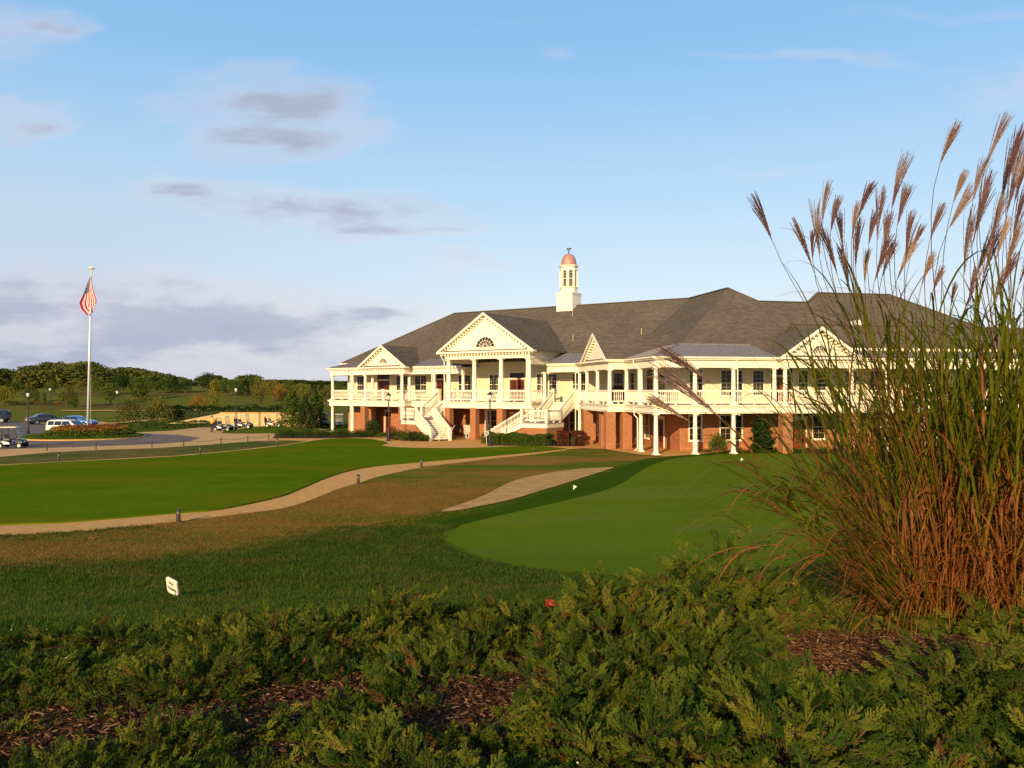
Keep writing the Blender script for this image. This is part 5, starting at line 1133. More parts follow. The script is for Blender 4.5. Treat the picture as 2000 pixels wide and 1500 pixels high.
leafybox('clipped_hedge',hd,1.5,.9,M['leaf_hedge'],'dark green clipped hedge in front of the right stair landing','hedge',750,.10,seed=8)
leafybox('burgundy_hedge',[(3.7,67.9),(4.7,67.8),(5.75,68.2)],1.7,1.15,M['leaf_red'],'dark burgundy hedge between the right stairs and the brick piers','hedge',750,.10,seed=9,rough=.12)
shrub(972,866,840,26,'leaf_red','twiggy red brown shrub beside the second lamp post',1,n=700,leaf=.05)
shrub(1488,884,815,44,'leaf_dark','large dark columnar shrub against the brick wall left of the wide pier',2,y=59.6,kind='column',n=3000,leaf=.05)
shrub(1402,884,838,34,'leaf_mid','loose shrub under the lower windows behind the third white column',3,y=60.0,kind='bush',n=1400,leaf=.05)
for i,(px,ty,w,mk) in enumerate(((1440,872,30,'leaf_hedge'),(1470,876,26,'leaf_dark'),(1555,873,30,'leaf_hedge'),(1580,873,26,'leaf_dark'),(1610,872,30,'leaf_hedge'),(1380,876,20,'leaf_dark'))): shrub(px,884,ty,w,mk,'low foundation shrub at the near wing wall, '+['right of the third white column','left of the columnar shrub','right of the wide brick pier','under the second window right of the pier','furthest right behind the tall grass','left of the third white column'][i],i,y=59.5,n=900) 
# ---- rocking chairs, wicker chairs, grill cover, small post sign ---
M['rock_w']=simple('white_chair_paint',(.78,.74,.64),.5,.05); M['wicker']=simple('orange_wicker',(.50,.24,.06),.7,.2,20)
def rocker(loc,rz,label,mat):
    t=thing('rocking_chair',label,'rocking chair',loc,rz,'rocking chairs under the portico')
    b=MB()
    for s in (-.27,.27): b.tube([(.42,s,.12),(.25,s,.03),(0,s,0),(-.3,s,.04),(-.5,s,.16)],.022,5)
    part('rockers',b,mat,t,kind='stuff')
    for s in (-.27,.27):
        for x,z in ((.22,.02),(-.24,.02)):
            b=MB(); b.bar((x,s,z),(x,s,.62 if x>0 else .45),.04,.04); part('leg',b,mat,t)
        b=MB(); b.bar((.3,s,.63),(-.3,s,.63),.07,.03); part('arm_rest',b,mat,t)
        b=MB(); b.bar((-.22,s,.4),(-.42,s,1.15),.04,.04); part('back_post',b,mat,t)
    for i in range(6): b=MB(); y0=-.22+.088*i; b.bar((-.24,y0,.45),(-.41,y0,1.1),.05,.015,(0,1,0)); part('back_slat',b,mat,t)
    b=MB(); b.bar((-.42,-.29,1.13),(-.42,.29,1.13),.10,.03); part('top_rail',b,mat,t)
    b=MB(); b.box(-.25,.26,-.27,.27,.40,.43); part('seat',b,mat,t)
rocker(W1(19.6,-1.9,.06),R(-60),'white rocking chair left of the second brick pier under the portico',M['rock_w'])
rocker(W1(21.9,-1.2,.06),R(-120),'white rocking chair just right of the second brick pier',M['rock_w'])
rocker(W1(22.7,-1.9,.06),R(-150),'cream rocking chair in the sun before the third brick pier',M['rock_w'])
rocker(W1(18.4,-.6,.06),R(-70),'white rocking chair in the shade beside the left portico pier',M['rock_w'])
def tub(loc,rz,label):
    t=thing('wicker_chair',label,'armchair',loc,rz,'wicker chairs on the upper veranda'); b=MB()
    b.lathe([(.28,.0),(.30,.38)],n=14); part('base',b,M['wicker'],t); b=MB(); n=12; vs=[];fs=[]
    for i in range(n+1):
        a=PI*.30+PI*1.40*i/n; h=.85+.12*math.sin(PI*i/n)
        for rr,z in ((.31,.38),(.37,h),(.33,h),(.27,.38)): vs.append((rr*math.cos(a),rr*math.sin(a),z))
    for i in range(n):
        for k in range(4): fs.append((i*4+k,(i+1)*4+k,(i+1)*4+(k+1)%4,i*4+(k+1)%4))
    fs+=[(0,1,2,3),(4*n+3,4*n+2,4*n+1,4*n)]; b.add(vs,fs); part('curved_back',b,M['wicker'],t,True)
    b=MB(); b.lathe([(.27,.38),(.27,.46),(.2,.49)],n=14); part('cushion',b,M['seatw'],t)
tub(W1(28.9,1.55,DZ),R(-120),'left orange wicker tub chair on the veranda above the right stairs'); tub(W1(29.75,1.5,DZ),R(-120),'right orange wicker tub chair on the veranda above the right stairs')
v=F2@Vector((1.2,12.2,DZ)); t=thing('covered_grill','black covered grill on the veranda of the near wing','grill',v,R(11)); b=MB(); b.hexa([(-.75,-.4,0),(.75,-.4,0),(.75,.4,0),(-.75,.4,0)],[(-.7,-.35,.95),(.7,-.35,.95),(.7,.35,.95),(-.7,.35,.95)]); b2=MB(); b2.hexa([(-.7,-.35,.95),(.7,-.35,.95),(.7,.35,.95),(-.7,.35,.95)],[(-.2,-.25,1.35),(.55,-.25,1.35),(.55,.25,1.35),(-.2,.25,1.35)]); part('base_cover',b,M['dark'],t); part('hood_cover',b2,M['dark'],t)
x,y,z=G(950,868); t=thing('stake_sign','small round white sign on a thin stake beside the second lamp post','sign',(x,y,z)); b=MB(); b.tube([(0,0,0),(0,0,.75)],.02,6); part('stake',b,M['trim'],t)
b=MB(); n=18; b.tube([(.17*math.cos(2*PI*i/n),0,.92+.17*math.sin(2*PI*i/n)) for i in range(n+1)],.03,6); b.bar((-.02,0,.78),(-.02,0,1.02),.03,.05); b.bar((-.1,0,.94),(.1,0,.94),.03,.04); part('ring_emblem',b,M['rock_w'],t)
x,y,z=G(1189,878); t=thing('ground_spotlight','dark ground spotlight before the brick piers','lamp',(x,y,z)); b=MB(); b.tube([(0,0,-.02),(0,0,.28)],.03,6); part('spike',b,M['bronze'],t); b=MB(); b.hexa([(-.18,-.12,.26),(.18,-.12,.26),(.18,.12,.26),(-.18,.12,.26)],[(-.15,-.1,.44),(.15,-.1,.44),(.15,.1,.44),(-.15,.1,.44)]); part('housing',b,M['bronze'],t)
# ---- hole flags on the putting green --------------------------------
def pin(px,by,ty,label):
    x,y,z=G(px,by); h=CZ+(HZ-ty)/FPX*y-z; t=thing('hole_marker',label,'golf flag',(x,y,z),0,'hole markers on the putting green'); b=MB(); b.tube([(0,0,0),(0,0,h)],.008,5); part('pin',b,M['rock_w'],t)
    b=MB(); s=.13; b.add([(0,0,h),(0,0,h-s*1.5),(s*1.2,.02,h-s*.6),(0,.008,h),(0,.008,h-s*1.5),(s*1.2,.028,h-s*.6)],[(0,1,2),(5,4,3),(0,3,4,1),(1,4,5,2),(2,5,3,0)]); part('pennant',b,M['rock_w'],t)
pin(1447,908,894,'small white hole marker towards the back of the putting green'); pin(1120,958,947,'small white hole marker at the left edge of the putting green'); 
# ---- sign ------------------------------------------------------------
sx,sy,sz=G(338,1170); sz+=0
sg=thing('no_chipping_sign','small tilted white sign reading No Chipping standing in the grass','sign',(sx,sy,sz),R(-33)); 
zc=CZ+(HZ-1145)/FPX*sy-sz
Tl=Matrix.Translation((0,0,zc))@Matrix.Rotation(R(11),4,'Y')@Matrix.Rotation(R(15),4,'X')
hw,hh=.135,.135
def rrect(w,h,r,n=5):
    o=[]
    for cx_,cy_,a0 in ((w-r,h-r,0),(-w+r,h-r,90),(-w+r,-h+r,180),(w-r,-h+r,270)):
        for i in range(n+1): a=R(a0+90*i/n); o.append((cx_+r*math.cos(a),cy_+r*math.sin(a)))
    return o
b=MB(Tl@Matrix.Rotation(PI/2,4,'X')); b.prism(rrect(hw,hh,.04),-.012,.012); M['signw']=simple('sign_board_paint',(.80,.72,.58),.5,.06); part('board',b,M['signw'],sg)
b=MB(Tl); b.bar((0,.02,0),(0,.02,-zc-.2),.02,.02); part('stake',b,M['dark'],sg)
for txt,z,s in (('No',.035,.082),('Chipping',-.055,.060)):
    cu_=bpy.data.curves.new('lettering','FONT'); cu_.body=txt; cu_.size=s; cu_.align_x='CENTER'; cu_.extrude=.0008; cu_.offset=.0022
    o_=bpy.data.objects.new('tmp_text',cu_); COL.objects.link(o_); bpy.context.view_layer.update()
    me=bpy.data.meshes.new_from_object(o_.evaluated_get(bpy.context.evaluated_depsgraph_get())); bpy.data.objects.remove(o_)
    me.transform(Tl@Matrix.Translation((0,-.0135,z))@Matrix.Rotation(PI/2,4,'X')); me.materials.clear(); me.materials.append(M['dark']); link('lettering',me,sg)
# ---- the man in the yellow shirt -------------------------------------
def person(loc,rz,label):
    t=thing('person',label,'person',loc,rz)
    me=bpy.data.meshes.new('person_body')
    J=[(0,0,.95),(0,0,1.18),(0,0,1.40),(.01,0,1.50),(.02,0,1.62),(.03,0,1.72), (0,.10,.90),(.04,.12,.50),(0,.13,.09),(.14,.14,.04), (0,-.10,.90),(.0,-.12,.50),(-.06,-.13,.09),(.08,-.14,.04),
       (0,.19,1.40),(.03,.25,1.14),(.20,.20,1.05),(.27,.18,1.04),(0,-.19,1.40),(.02,-.25,1.14),(.18,-.20,1.02),(.25,-.18,1.0)]
    E=[(0,1),(1,2),(2,3),(3,4),(4,5),(0,6),(6,7),(7,8),(8,9),(0,10),(10,11),(11,12),(12,13),(2,14),(14,15),(15,16),(16,17),(2,18),(18,19),(19,20),(20,21)]
    rad=[.15,.14,.16,.06,.10,.08,.10,.07,.05,.045,.10,.07,.05,.045,.07,.05,.035,.04,.07,.05,.035,.04]
    me.from_pydata(J,E,[]); o=bpy.data.objects.new('tmp_body',me); COL.objects.link(o); sk=o.modifiers.new('s','SKIN'); 
    for i,r_ in enumerate(rad): me.skin_vertices[0].data[i].radius=(r_,r_*(.85 if i<3 else 1))
    me.skin_vertices[0].data[0].use_root=True
    su=o.modifiers.new('u','SUBSURF'); su.levels=2; bpy.context.view_layer.update()
    m2=bpy.data.meshes.new_from_object(o.evaluated_get(bpy.context.evaluated_depsgraph_get())); bpy.data.objects.remove(o)
    skin=simple('skin',(.45,.22,.13),.6,.05); sh=simple('yellow_shirt_cloth',(.75,.42,.10),.8,.1,8); tr=simple('dark_trouser_cloth',(.05,.02,.015),.9,.1,8)
    for m in (skin,sh,tr): m2.materials.append(m)
    for p in m2.polygons:
        c=p.center; p.use_smooth=True
        p.material_index=2 if c.z<.98 and abs(c.y)<.2 and not (c.x>.12 and c.z>.8) else (1 if c.z<1.47 and c.x<.12 else 0)
    link('body',m2,t)
    b=MB(); b.lathe([(.10,0),(.115,.02),(.105,.09),(.06,.13),(.01,.14)],(.02,0,1.66),12); part('hair',b,simple('grey_brown_hair',(.10,.06,.035),.9,.2),t,True)
    return t
hx=(414-1000)/FPX*87.6; person((hx,87.6,.03),R(70),'person in a yellow shirt and dark trousers standing beside a golf cart')
# ================================================================ FOREGROUND
rs=np.random.RandomState(11)
# ---- grass blades on the slope ---------------------------------------
def tuft(seed,mat,nb=22,h=.075,sp=.09,w=.0045):
    r=random.Random(seed); vs=[];fs=[]
    for i in range(nb):
        x,y=r.uniform(-sp,sp),r.uniform(-sp,sp); a=r.uniform(0,6.28); hh=h*r.uniform(.5,1.25); l=hh*r.uniform(.2,1.0); dx,dy=math.cos(a),math.sin(a); wx,wy=-dy*w,dx*w; n=len(vs)
        vs+=[(x-wx,y-wy,-.01),(x+wx,y+wy,-.01),(x+dx*l*.35-wx*.8,y+dy*l*.35-wy*.8,hh*.6),(x+dx*l*.35+wx*.8,y+dy*l*.35+wy*.8,hh*.6),(x+dx*l,y+dy*l,hh)]
        fs+=[(n,n+1,n+3,n+2),(n+2,n+3,n+4)]
    me=bpy.data.meshes.new('tuft%d'%seed); me.from_pydata(vs,[],fs); me.update(); me.materials.append(mat); return me
def m_blade(name,a,b_,c_,dry,dr):
    m,t,b=newmat(name); oi=nn(t,'ShaderNodeObjectInfo'); g=nn(t,'ShaderNodeNewGeometry')
    f=mth(t,'ADD',mth(t,'MULTIPLY',oi.outputs['Random'],.6),mth(t,'MULTIPLY',noi(t,g.outputs['Position'],1.1,3),.55))
    c=ramp(t,f,[(.25,a),(.55,b_),(.85,c_)])
    d=ramp(t,noi(t,g.outputs['Position'],.8,4,.65),[(.50,0),(.66,dr)]); r2=ramp(t,oi.outputs['Random'],[(.3,.3),(.8,1)])
    c=mixc(t,mth(t,'MULTIPLY',d,r2),c,dry); t.links.new(c,b.inputs['Base Color']); b.inputs['Roughness'].default_value=.55; b.inputs['Specular IOR Level'].default_value=.04
    tr=nn(t,'ShaderNodeBsdfTranslucent'); t.links.new(c,tr.inputs[0]); mx=nn(t,'ShaderNodeMixShader'); mx.inputs[0].default_value=.3
    o=[n for n in t.nodes if n.type=='OUTPUT_MATERIAL'][0]; t.links.new(b.outputs[0],mx.inputs[1]); t.links.new(tr.outputs[0],mx.inputs[2]); t.links.new(mx.outputs[0],o.inputs[0]); return m
M['blade']=m_blade('grass_blade',(.030,.058,.005),(.050,.086,.007),(.080,.112,.012),(.15,.11,.03),.7)
def wedge(n,y0,y1,seed,marg=.75):
    r=np.random.RandomState(seed); y=np.sqrt(r.rand(n)*(y1*y1-y0*y0)+y0*y0); x=(r.rand(n)*2-1)*y*marg*.95; return x,y
gpoly=green_poly; brown_poly=[tuple(p) for p in Lg[::3]]+smoothline(gp(brown_px),2)[1:]
cart_poly=gp(cart_px); path_poly=[tuple(p) for p in Ua[::20]]+[tuple(p) for p in La[::20]][::-1]; lawnp=gp(lawn_top)+Ug[::-1]
bed_far=[(-9,4.4),(-3.4,5.3),(-2.5,5.9),(-1.6,6.45),(-.1,6.6),(.9,6.6),(2.0,6.7),(2.7,6.6),(4.2,6.9),(9,7.4)]
def inbed(x,y): return y<np.interp(x,[p[0] for p in bed_far],[p[1] for p in bed_far])
x1,y1=wedge(30000,4.5,13.5,21); x2,y2=wedge(34000,13.5,27,22); X=np.r_[x1,x2]; Y=np.r_[y1,y2]
JX=X+rs.randn(len(X))*.6; JY=Y+rs.randn(len(X))*1.1
bad=inpoly(X,Y,gpoly)|inpoly(JX,JY,brown_poly)|inpoly(X,Y,cart_poly)|inpoly(X,Y,path_poly)|inpoly(X,Y,lawnp)|inbed(X,Y+.15)
X=X[~bad];Y=Y[~bad]; n=len(X)
sc_=np.clip(.75+.035*Y,.8,1.5)*(.8+.4*rs.rand(n))
near_edge=1.0
scatter('rough_grass_blades',np.stack([X,Y,HV(X,Y)],1),np.stack([rs.randn(n)*.1,rs.randn(n)*.1,rs.rand(n)*6.28],1),sc_,rs.randint(0,4,n),[tuft(i,M['blade'],22,.050,.11) for i in range(4)],
  label='dark green rough grass on the slope between the junipers and the putting green',cat='grass',kind='stuff')
M['bladeb']=m_blade('dormant_blade',(.15,.09,.02),(.24,.125,.03),(.19,.125,.03),(.085,.11,.012),.8)
x3,y3=wedge(70000,17,42,23); m_=inpoly(x3+rs.randn(len(x3))*.6,y3+rs.randn(len(x3))*.9,brown_poly)&~inpoly(x3,y3,gpoly)&~inpoly(x3,y3,lawnp)&~inpoly(x3,y3,cart_poly)&~inpoly(x3,y3,path_poly); x3=x3[m_];y3=y3[m_]; n=len(x3)
scatter('dormant_grass_blades',np.stack([x3,y3,HV(x3,y3)],1),np.stack([rs.randn(n)*.1,rs.randn(n)*.1,rs.rand(n)*6.28],1),1.0+.4*rs.rand(n),rs.randint(0,3,n),[tuft(10+i,M['bladeb'],16,.030,.16,.006) for i in range(3)],
  label='short brown dormant grass between the path and the green rough',cat='grass',kind='stuff')
# ---- mulch bed ---------------------------------------------------------
sheet('mulch_bed',[(-9,1.0)]+bed_far+[(9,1.0)],.02,M['mulch'],.5)
def chipmat():
    m,t,b=newmat('bark_chip'); oi=nn(t,'ShaderNodeObjectInfo'); c=ramp(t,oi.outputs['Random'],[(0,(.018,.008,.005)),(.35,(.045,.019,.009)),(.6,(.078,.036,.018)),(.82,(.12,.065,.035)),(.94,(.24,.11,.04)),(1,(.28,.20,.13))])
    t.links.new(c,b.inputs['Base Color']); b.inputs['Roughness'].default_value=.95; b.inputs['Specular IOR Level'].default_value=.02; return m
M['chip']=chipmat()
def chip(seed):
    r=random.Random(seed); l=r.uniform(.010,.034); w=r.uniform(.003,.007); b=MB()
    b.hexa([(-l,-w,0),(l,-w*.6,.002),(l*1.05,w*.7,.002),(-l*.9,w,0)],[(-l*.95,-w*.8,.006),(l,-w*.4,.007),(l,w*.4,.007),(-l*.9,w*.7,.005)]); return b.mesh('chip%d'%seed,M['chip'],False,False)
def straw(seed):
    r=random.Random(seed); b=MB(); l=r.uniform(.08,.22); b.tube([(-l,0,0),(0,r.uniform(-.02,.02),.008),(l,r.uniform(-.04,.04),0)],[.0022,.0022,.001],3); return b.mesh('straw%d'%seed,M['chip'],False,False)
xm,ym=wedge(170000,2.2,7.5,31,.8); m_=inbed(xm,ym+.1); xm=xm[m_];ym=ym[m_]; n=len(xm)
scatter('bark_mulch',np.stack([xm,ym,HV(xm,ym)+.022+.022*rs.rand(n)],1),np.stack([rs.randn(n)*.25,rs.randn(n)*.25,rs.rand(n)*6.28],1),.36+.5*rs.rand(n),rs.choice(9,n,p=[.12]*8+[.04]),[chip(i) for i in range(8)]+[straw(1)],
  label='brown shredded bark mulch showing between the junipers',cat='mulch',kind='stuff')
# ---- spreading juniper ----------------------------------------------------
def m_jun():
    m,t,b=newmat('juniper_scale_leaf'); oi=nn(t,'ShaderNodeObjectInfo'); g=nn(t,'ShaderNodeNewGeometry')
    f=mth(t,'ADD',mth(t,'MULTIPLY',oi.outputs['Random'],.5),mth(t,'MULTIPLY',noi(t,g.outputs['Position'],1.3,3),.6))
    c=ramp(t,f,[(.24,(.017,.038,.006)),(.44,(.044,.078,.010)),(.62,(.088,.120,.012)),(.80,(.16,.155,.018))])
    c=mixc(t,ramp(t,oi.outputs['Random'],[(.955,0),(.965,.85)],'CONSTANT'),c,(.13,.055,.02))
    t.links.new(c,b.inputs['Base Color']); b.inputs['Roughness'].default_value=.6; b.inputs['Specular IOR Level'].default_value=.04
    tr=nn(t,'ShaderNodeBsdfTranslucent'); t.links.new(c,tr.inputs[0]); mx=nn(t,'ShaderNodeMixShader'); mx.inputs[0].default_value=.15
    o=[n for n in t.nodes if n.type=='OUTPUT_MATERIAL'][0]; t.links.new(b.outputs[0],mx.inputs[1]); t.links.new(tr.outputs[0],mx.inputs[2]); t.links.new(mx.outputs[0],o.inputs[0]); return m
M['jun']=m_jun(); M['twig']=simple('juniper_twig',(.10,.045,.022),.9,.2)
def frond(seed,Lf=.26,nb=15,bl=.085):
    r=random.Random(seed); vs=[];fs=[];mi=[]
    def cone(p,d,l,r0,m=0):
        d=d.normalized(); u=d.orthogonal().normalized(); w=d.cross(u); n=len(vs)
        for k in range(3): a=2.0944*k; vs.append(tuple(p+(u*math.cos(a)+w*math.sin(a))*r0))
        mid=p+d*l*.55
        for k in range(3): a=2.0944*k+.5; vs.append(tuple(mid+(u*math.cos(a)+w*math.sin(a))*r0*1.0))
        vs.append(tuple(p+d*l))
        for k in range(3): fs.append((n+k,n+(k+1)%3,n+3+(k+1)%3,n+3+k)); fs.append((n+3+k,n+3+(k+1)%3,n+6)); mi.append(m); mi.append(m)
    cur=[Vector((0,0,0))]; d=Vector((r.uniform(-.1,.1),r.uniform(-.1,.1),1)).normalized(); bend=Vector((r.uniform(-.5,.5),r.uniform(-.5,.5),0))*.12
    for i in range(nb): d=(d+bend*.5).normalized(); cur.append(cur[-1]+d*Lf/nb)
    for i in range(0,nb-3,3): cone(cur[i],cur[i+3]-cur[i],(cur[i+3]-cur[i]).length*1.25,.0035,1)
    flat=r.uniform(0,3.14)
    for i in range(2,nb+1):
        p=cur[i]; ax=(cur[i]-cur[i-1]).normalized(); t=i/nb
        for s in (0,1):
            a=flat+PI*s+r.uniform(-.75,.75)+i*.35; side=(ax.orthogonal().normalized()); side=Matrix.Rotation(a,3,ax)@side
            bd=(ax*.85+side*(.85 if t<.9 else .4)).normalized(); l=bl*(1.15-.75*t)*r.uniform(.7,1.2)
            k=max(2,int(l/.0125)); q=p.copy(); b2=bd.copy()
            for j in range(k):
                b2=(b2+ax*.10).normalized(); q2=q+b2*(l/k)
                for s2 in (0,1,2):
                    sd=Matrix.Rotation(r.uniform(0,6.28),3,b2)@b2.orthogonal().normalized()
                    cone(q2-b2*.003,(b2+sd*.62+ax*.25),r.uniform(.016,.030)*(1.1-.35*j/k),.0023)
                q=q2
            cone(q-b2*.01,b2,.03,.0024)
    me=bpy.data.meshes.new('frond%d'%seed); me.from_pydata(vs,[],fs); me.update(); me.materials.append(M['jun']); me.materials.append(M['twig']); me.polygons.foreach_set('material_index',mi); return me
fronds=[frond(i,.15+.035*(i%4),9+(i%4),.078) for i in range(7)]
# open patches, in the picture's pixels -> ground ellipses
gaps=[]
def gap(px,py,rx,ry,ang=0):
    x,y,z=G(px,py); gaps.append((x,y,rx/FPX*y,ry/FPX*y*3.2*(1.6/1.6),R(ang)))
gaps=[(2.25,4.86,.72,.72,0),(-1.60,3.70,.50,.16,R(20)),(-2.3,3.30,.40,.13,R(15)),(-1.0,4.15,.22,.12,0),(-.10,4.12,.27,.24,R(10)),(-.30,3.75,.20,.12,0),(-.03,4.62,.12,.14,0),(.80,3.52,.17,.17,0),(-.20,3.32,.15,.10,0),(1.25,4.25,.14,.08,R(25))]
def gapf(x,y):
    d=np.full(x.shape,9.0)
    for gx,gy,ra,rb,an in gaps:
        dx=x-gx; dy=y-gy; u=dx*math.cos(an)+dy*math.sin(an); v=-dx*math.sin(an)+dy*math.cos(an); d=np.minimum(d,np.sqrt((u/ra)**2+(v/rb)**2))
    return d
def vnoise(x,y,s,o=0): return np.array([noise.noise(Vector((a*s+o,b*s,o*1.7))) for a,b in zip(x,y)])
nj=31000; xj,yj=wedge(nj,2.15,7.3,41,.78); m_=inbed(xj,yj+.12); xj=xj[m_];yj=yj[m_]
n1_=vnoise(xj,yj,1.75,3); n2_=vnoise(xj,yj,4.8,9); gd=gapf(xj,yj)
keep=(gd+.30*n2_>1.02)&(n1_*.8+n2_*.5>-.58); 
xj,yj,n1_,n2_,gd=[a[keep] for a in (xj,yj,n1_,n2_,gd)]; n=len(xj)
edge=np.clip((gd-1)*1.1,0,1); edge2=np.clip((np.interp(xj,[p[0] for p in bed_far],[p[1] for p in bed_far])-yj)/.5,.25,1)
hr=np.interp(xj,[-4,-2.6,-1.5,0,.9,2.0,3.0,6],[.09,.13,.21,.31,.40,.60,.46,.38])*np.interp(yj,[2,3.5,4.4,5.3,7],[.5,.55,.66,.95,1.1])
hc=hr*(.82+1.15*n1_+.75*n2_)*(.35+.65*edge)*edge2; hc=np.clip(hc,.03,.85)
e_=.05; gxn=(vnoise(xj+e_,yj,1.75,3)-vnoise(xj-e_,yj,1.75,3))/(2*e_)+.4*(vnoise(xj+e_,yj,4.2,9)-vnoise(xj-e_,yj,4.2,9))/(2*e_); gyn=(vnoise(xj,yj+e_,1.75,3)-vnoise(xj,yj-e_,1.75,3))/(2*e_)+.4*(vnoise(xj,yj+e_,4.2,9)-vnoise(xj,yj-e_,4.2,9))/(2*e_)
u_=rs.rand(n); zj=HV(xj,yj)+hc*(.15+.75*u_**.7)-.06
dirs=np.stack([-gxn*.5+rs.randn(n)*.62,-gyn*.5+rs.randn(n)*.62-.10,(.35+.65*rs.rand(n))*(.30+.70*np.clip(edge*1.6,0,1))],1)
rots=[]
for d in dirs:
    q=Vector(d).to_track_quat('Z','Y').to_euler(); rots.append((q.x,q.y,q.z))
# long sprays that reach out over the mulch
rots=np.array(rots); sj=(.40+.34*rs.rand(n))*(.62+.38*np.clip(edge*2,0,1))
scatter('spreading_juniper',np.stack([xj,yj,zj],1),rots,sj,rs.randint(0,7,n),fronds,label='spreading green juniper ground cover filling the foreground bed',cat='juniper',kind='stuff')
# pale berries
k=rs.choice(n,22); bm=MB(); bm.lathe([(.002,-.006),(.0055,-.003),(.006,.0),(.0055,.003),(.002,.006)],n=7); M['berry']=simple('pale_berry',(.7,.55,.5),.5,.1)
scatter('juniper_berries',np.stack([xj[k],yj[k],zj[k]+.12],1),np.zeros((22,3)),.4+.35*rs.rand(22),np.zeros(22,int),[bm.mesh('berry',M['berry'],True,False)],label='few tiny pale berries scattered over the junipers',cat='berries',kind='stuff')
# ---- tall ornamental grass ----------------------------------------------
def m_blade2(name,green,mid,dead,trans=.3,tag_=0):
    m,t,b=newmat(name); g=nn(t,'ShaderNodeNewGeometry'); uvn=nn(t,'ShaderNodeUVMap'); s=nn(t,'ShaderNodeSeparateXYZ'); t.links.new(uvn.outputs[0],s.inputs[0])
    f=mth(t,'ADD',s.outputs[1],mth(t,'MULTIPLY',mth(t,'SUBTRACT',noi(t,g.outputs['Position'],9,3),.5),.35))   # per leaf age in v
    c=ramp(t,f,[(.0,dead),(.30,dead),(.45,mid),(.58,green),(1,green)]); 
    st=mixc(t,1.0,c,ramp(t,noi(t,g.outputs['Position'],35,2),[(.3,.75),(.7,1.2)]),'MULTIPLY')
    t.links.new(st,b.inputs['Base Color']); b.inputs['Roughness'].default_value=.5; b.inputs['Specular IOR Level'].default_value=.12
    tr=nn(t,'ShaderNodeBsdfTranslucent'); t.links.new(st,tr.inputs[0]); mx=nn(t,'ShaderNodeMixShader'); mx.inputs[0].default_value=trans
    o=[n for n in t.nodes if n.type=='OUTPUT_MATERIAL'][0]; t.links.new(b.outputs[0],mx.inputs[1]); t.links.new(tr.outputs[0],mx.inputs[2]); t.links.new(mx.outputs[0],o.inputs[0]); return m
M['mleaf']=m_blade2('tall_grass_leaf',(.115,.125,.007),(.22,.14,.012),(.27,.10,.026))
M['mstem']=m_blade2('tall_grass_stem',(.12,.12,.02),(.20,.10,.03),(.26,.11,.035),.1)
M['plume']=leafmat('purple_brown_plume',[(.10,.045,.050),(.18,.09,.085),(.36,.25,.20)],.7,.35,3)
M['plume2']=leafmat('tan_plume',[(.22,.11,.06),(.34,.20,.12),(.48,.33,.22)],.7,.4,3)
class Rib:
    def __init__(s): s.v=[];s.f=[];s.uv=[]
    def ribbon(s,pts,ws,side,age,fold=.25):
        n=len(s.v); m=len(pts)
        for i,p in enumerate(pts):
            w=side*ws[i]; up=Vector((0,0,1)) 
            s.v+=[tuple(p-w),tuple(p+Vector((0,0,-abs(ws[i])*fold))),tuple(p+w)]; a=age[i] if not isinstance(age,float) else age; s.uv+=[(0,a),(.5,a),(1,a)]
        for i in range(m-1):
            for k in (0,1): s.f.append((n+3*i+k,n+3*i+k+1,n+3*i+3+k+1,n+3*i+3+k))
    def tube3(s,pts,rad,age):
        n=len(s.v); m=len(pts)
        for i,p in enumerate(pts):
            for k in range(3): a=2.0944*k; s.v.append((p.x+rad[i]*math.cos(a),p.y+rad[i]*math.sin(a),p.z)); s.uv.append((k/3,age[i] if not isinstance(age,float) else age))
        for i in range(m-1):
            for k in range(3): s.f.append((n+3*i+k,n+3*i+(k+1)%3,n+3*i+3+(k+1)%3,n+3*i+3+k))
    def mesh(s,name,mat,off):
        me=bpy.data.meshes.new(name); me.from_pydata([(x-off[0],y-off[1],z-off[2]) for x,y,z in s.v],[],s.f); me.update(); ul=me.uv_layers.new(name='UVMap')
        vi=np.empty(len(me.loops),'i'); me.loops.foreach_get('vertex_index',vi); ul.data.foreach_set('uv',np.array(s.uv,'f')[vi].ravel()); me.materials.append(mat); return me
def bez(a,b,c,n): return [a*((1-t)**2)+b*(2*t*(1-t))+c*t*t for t in [i/n for i in range(n+1)]]
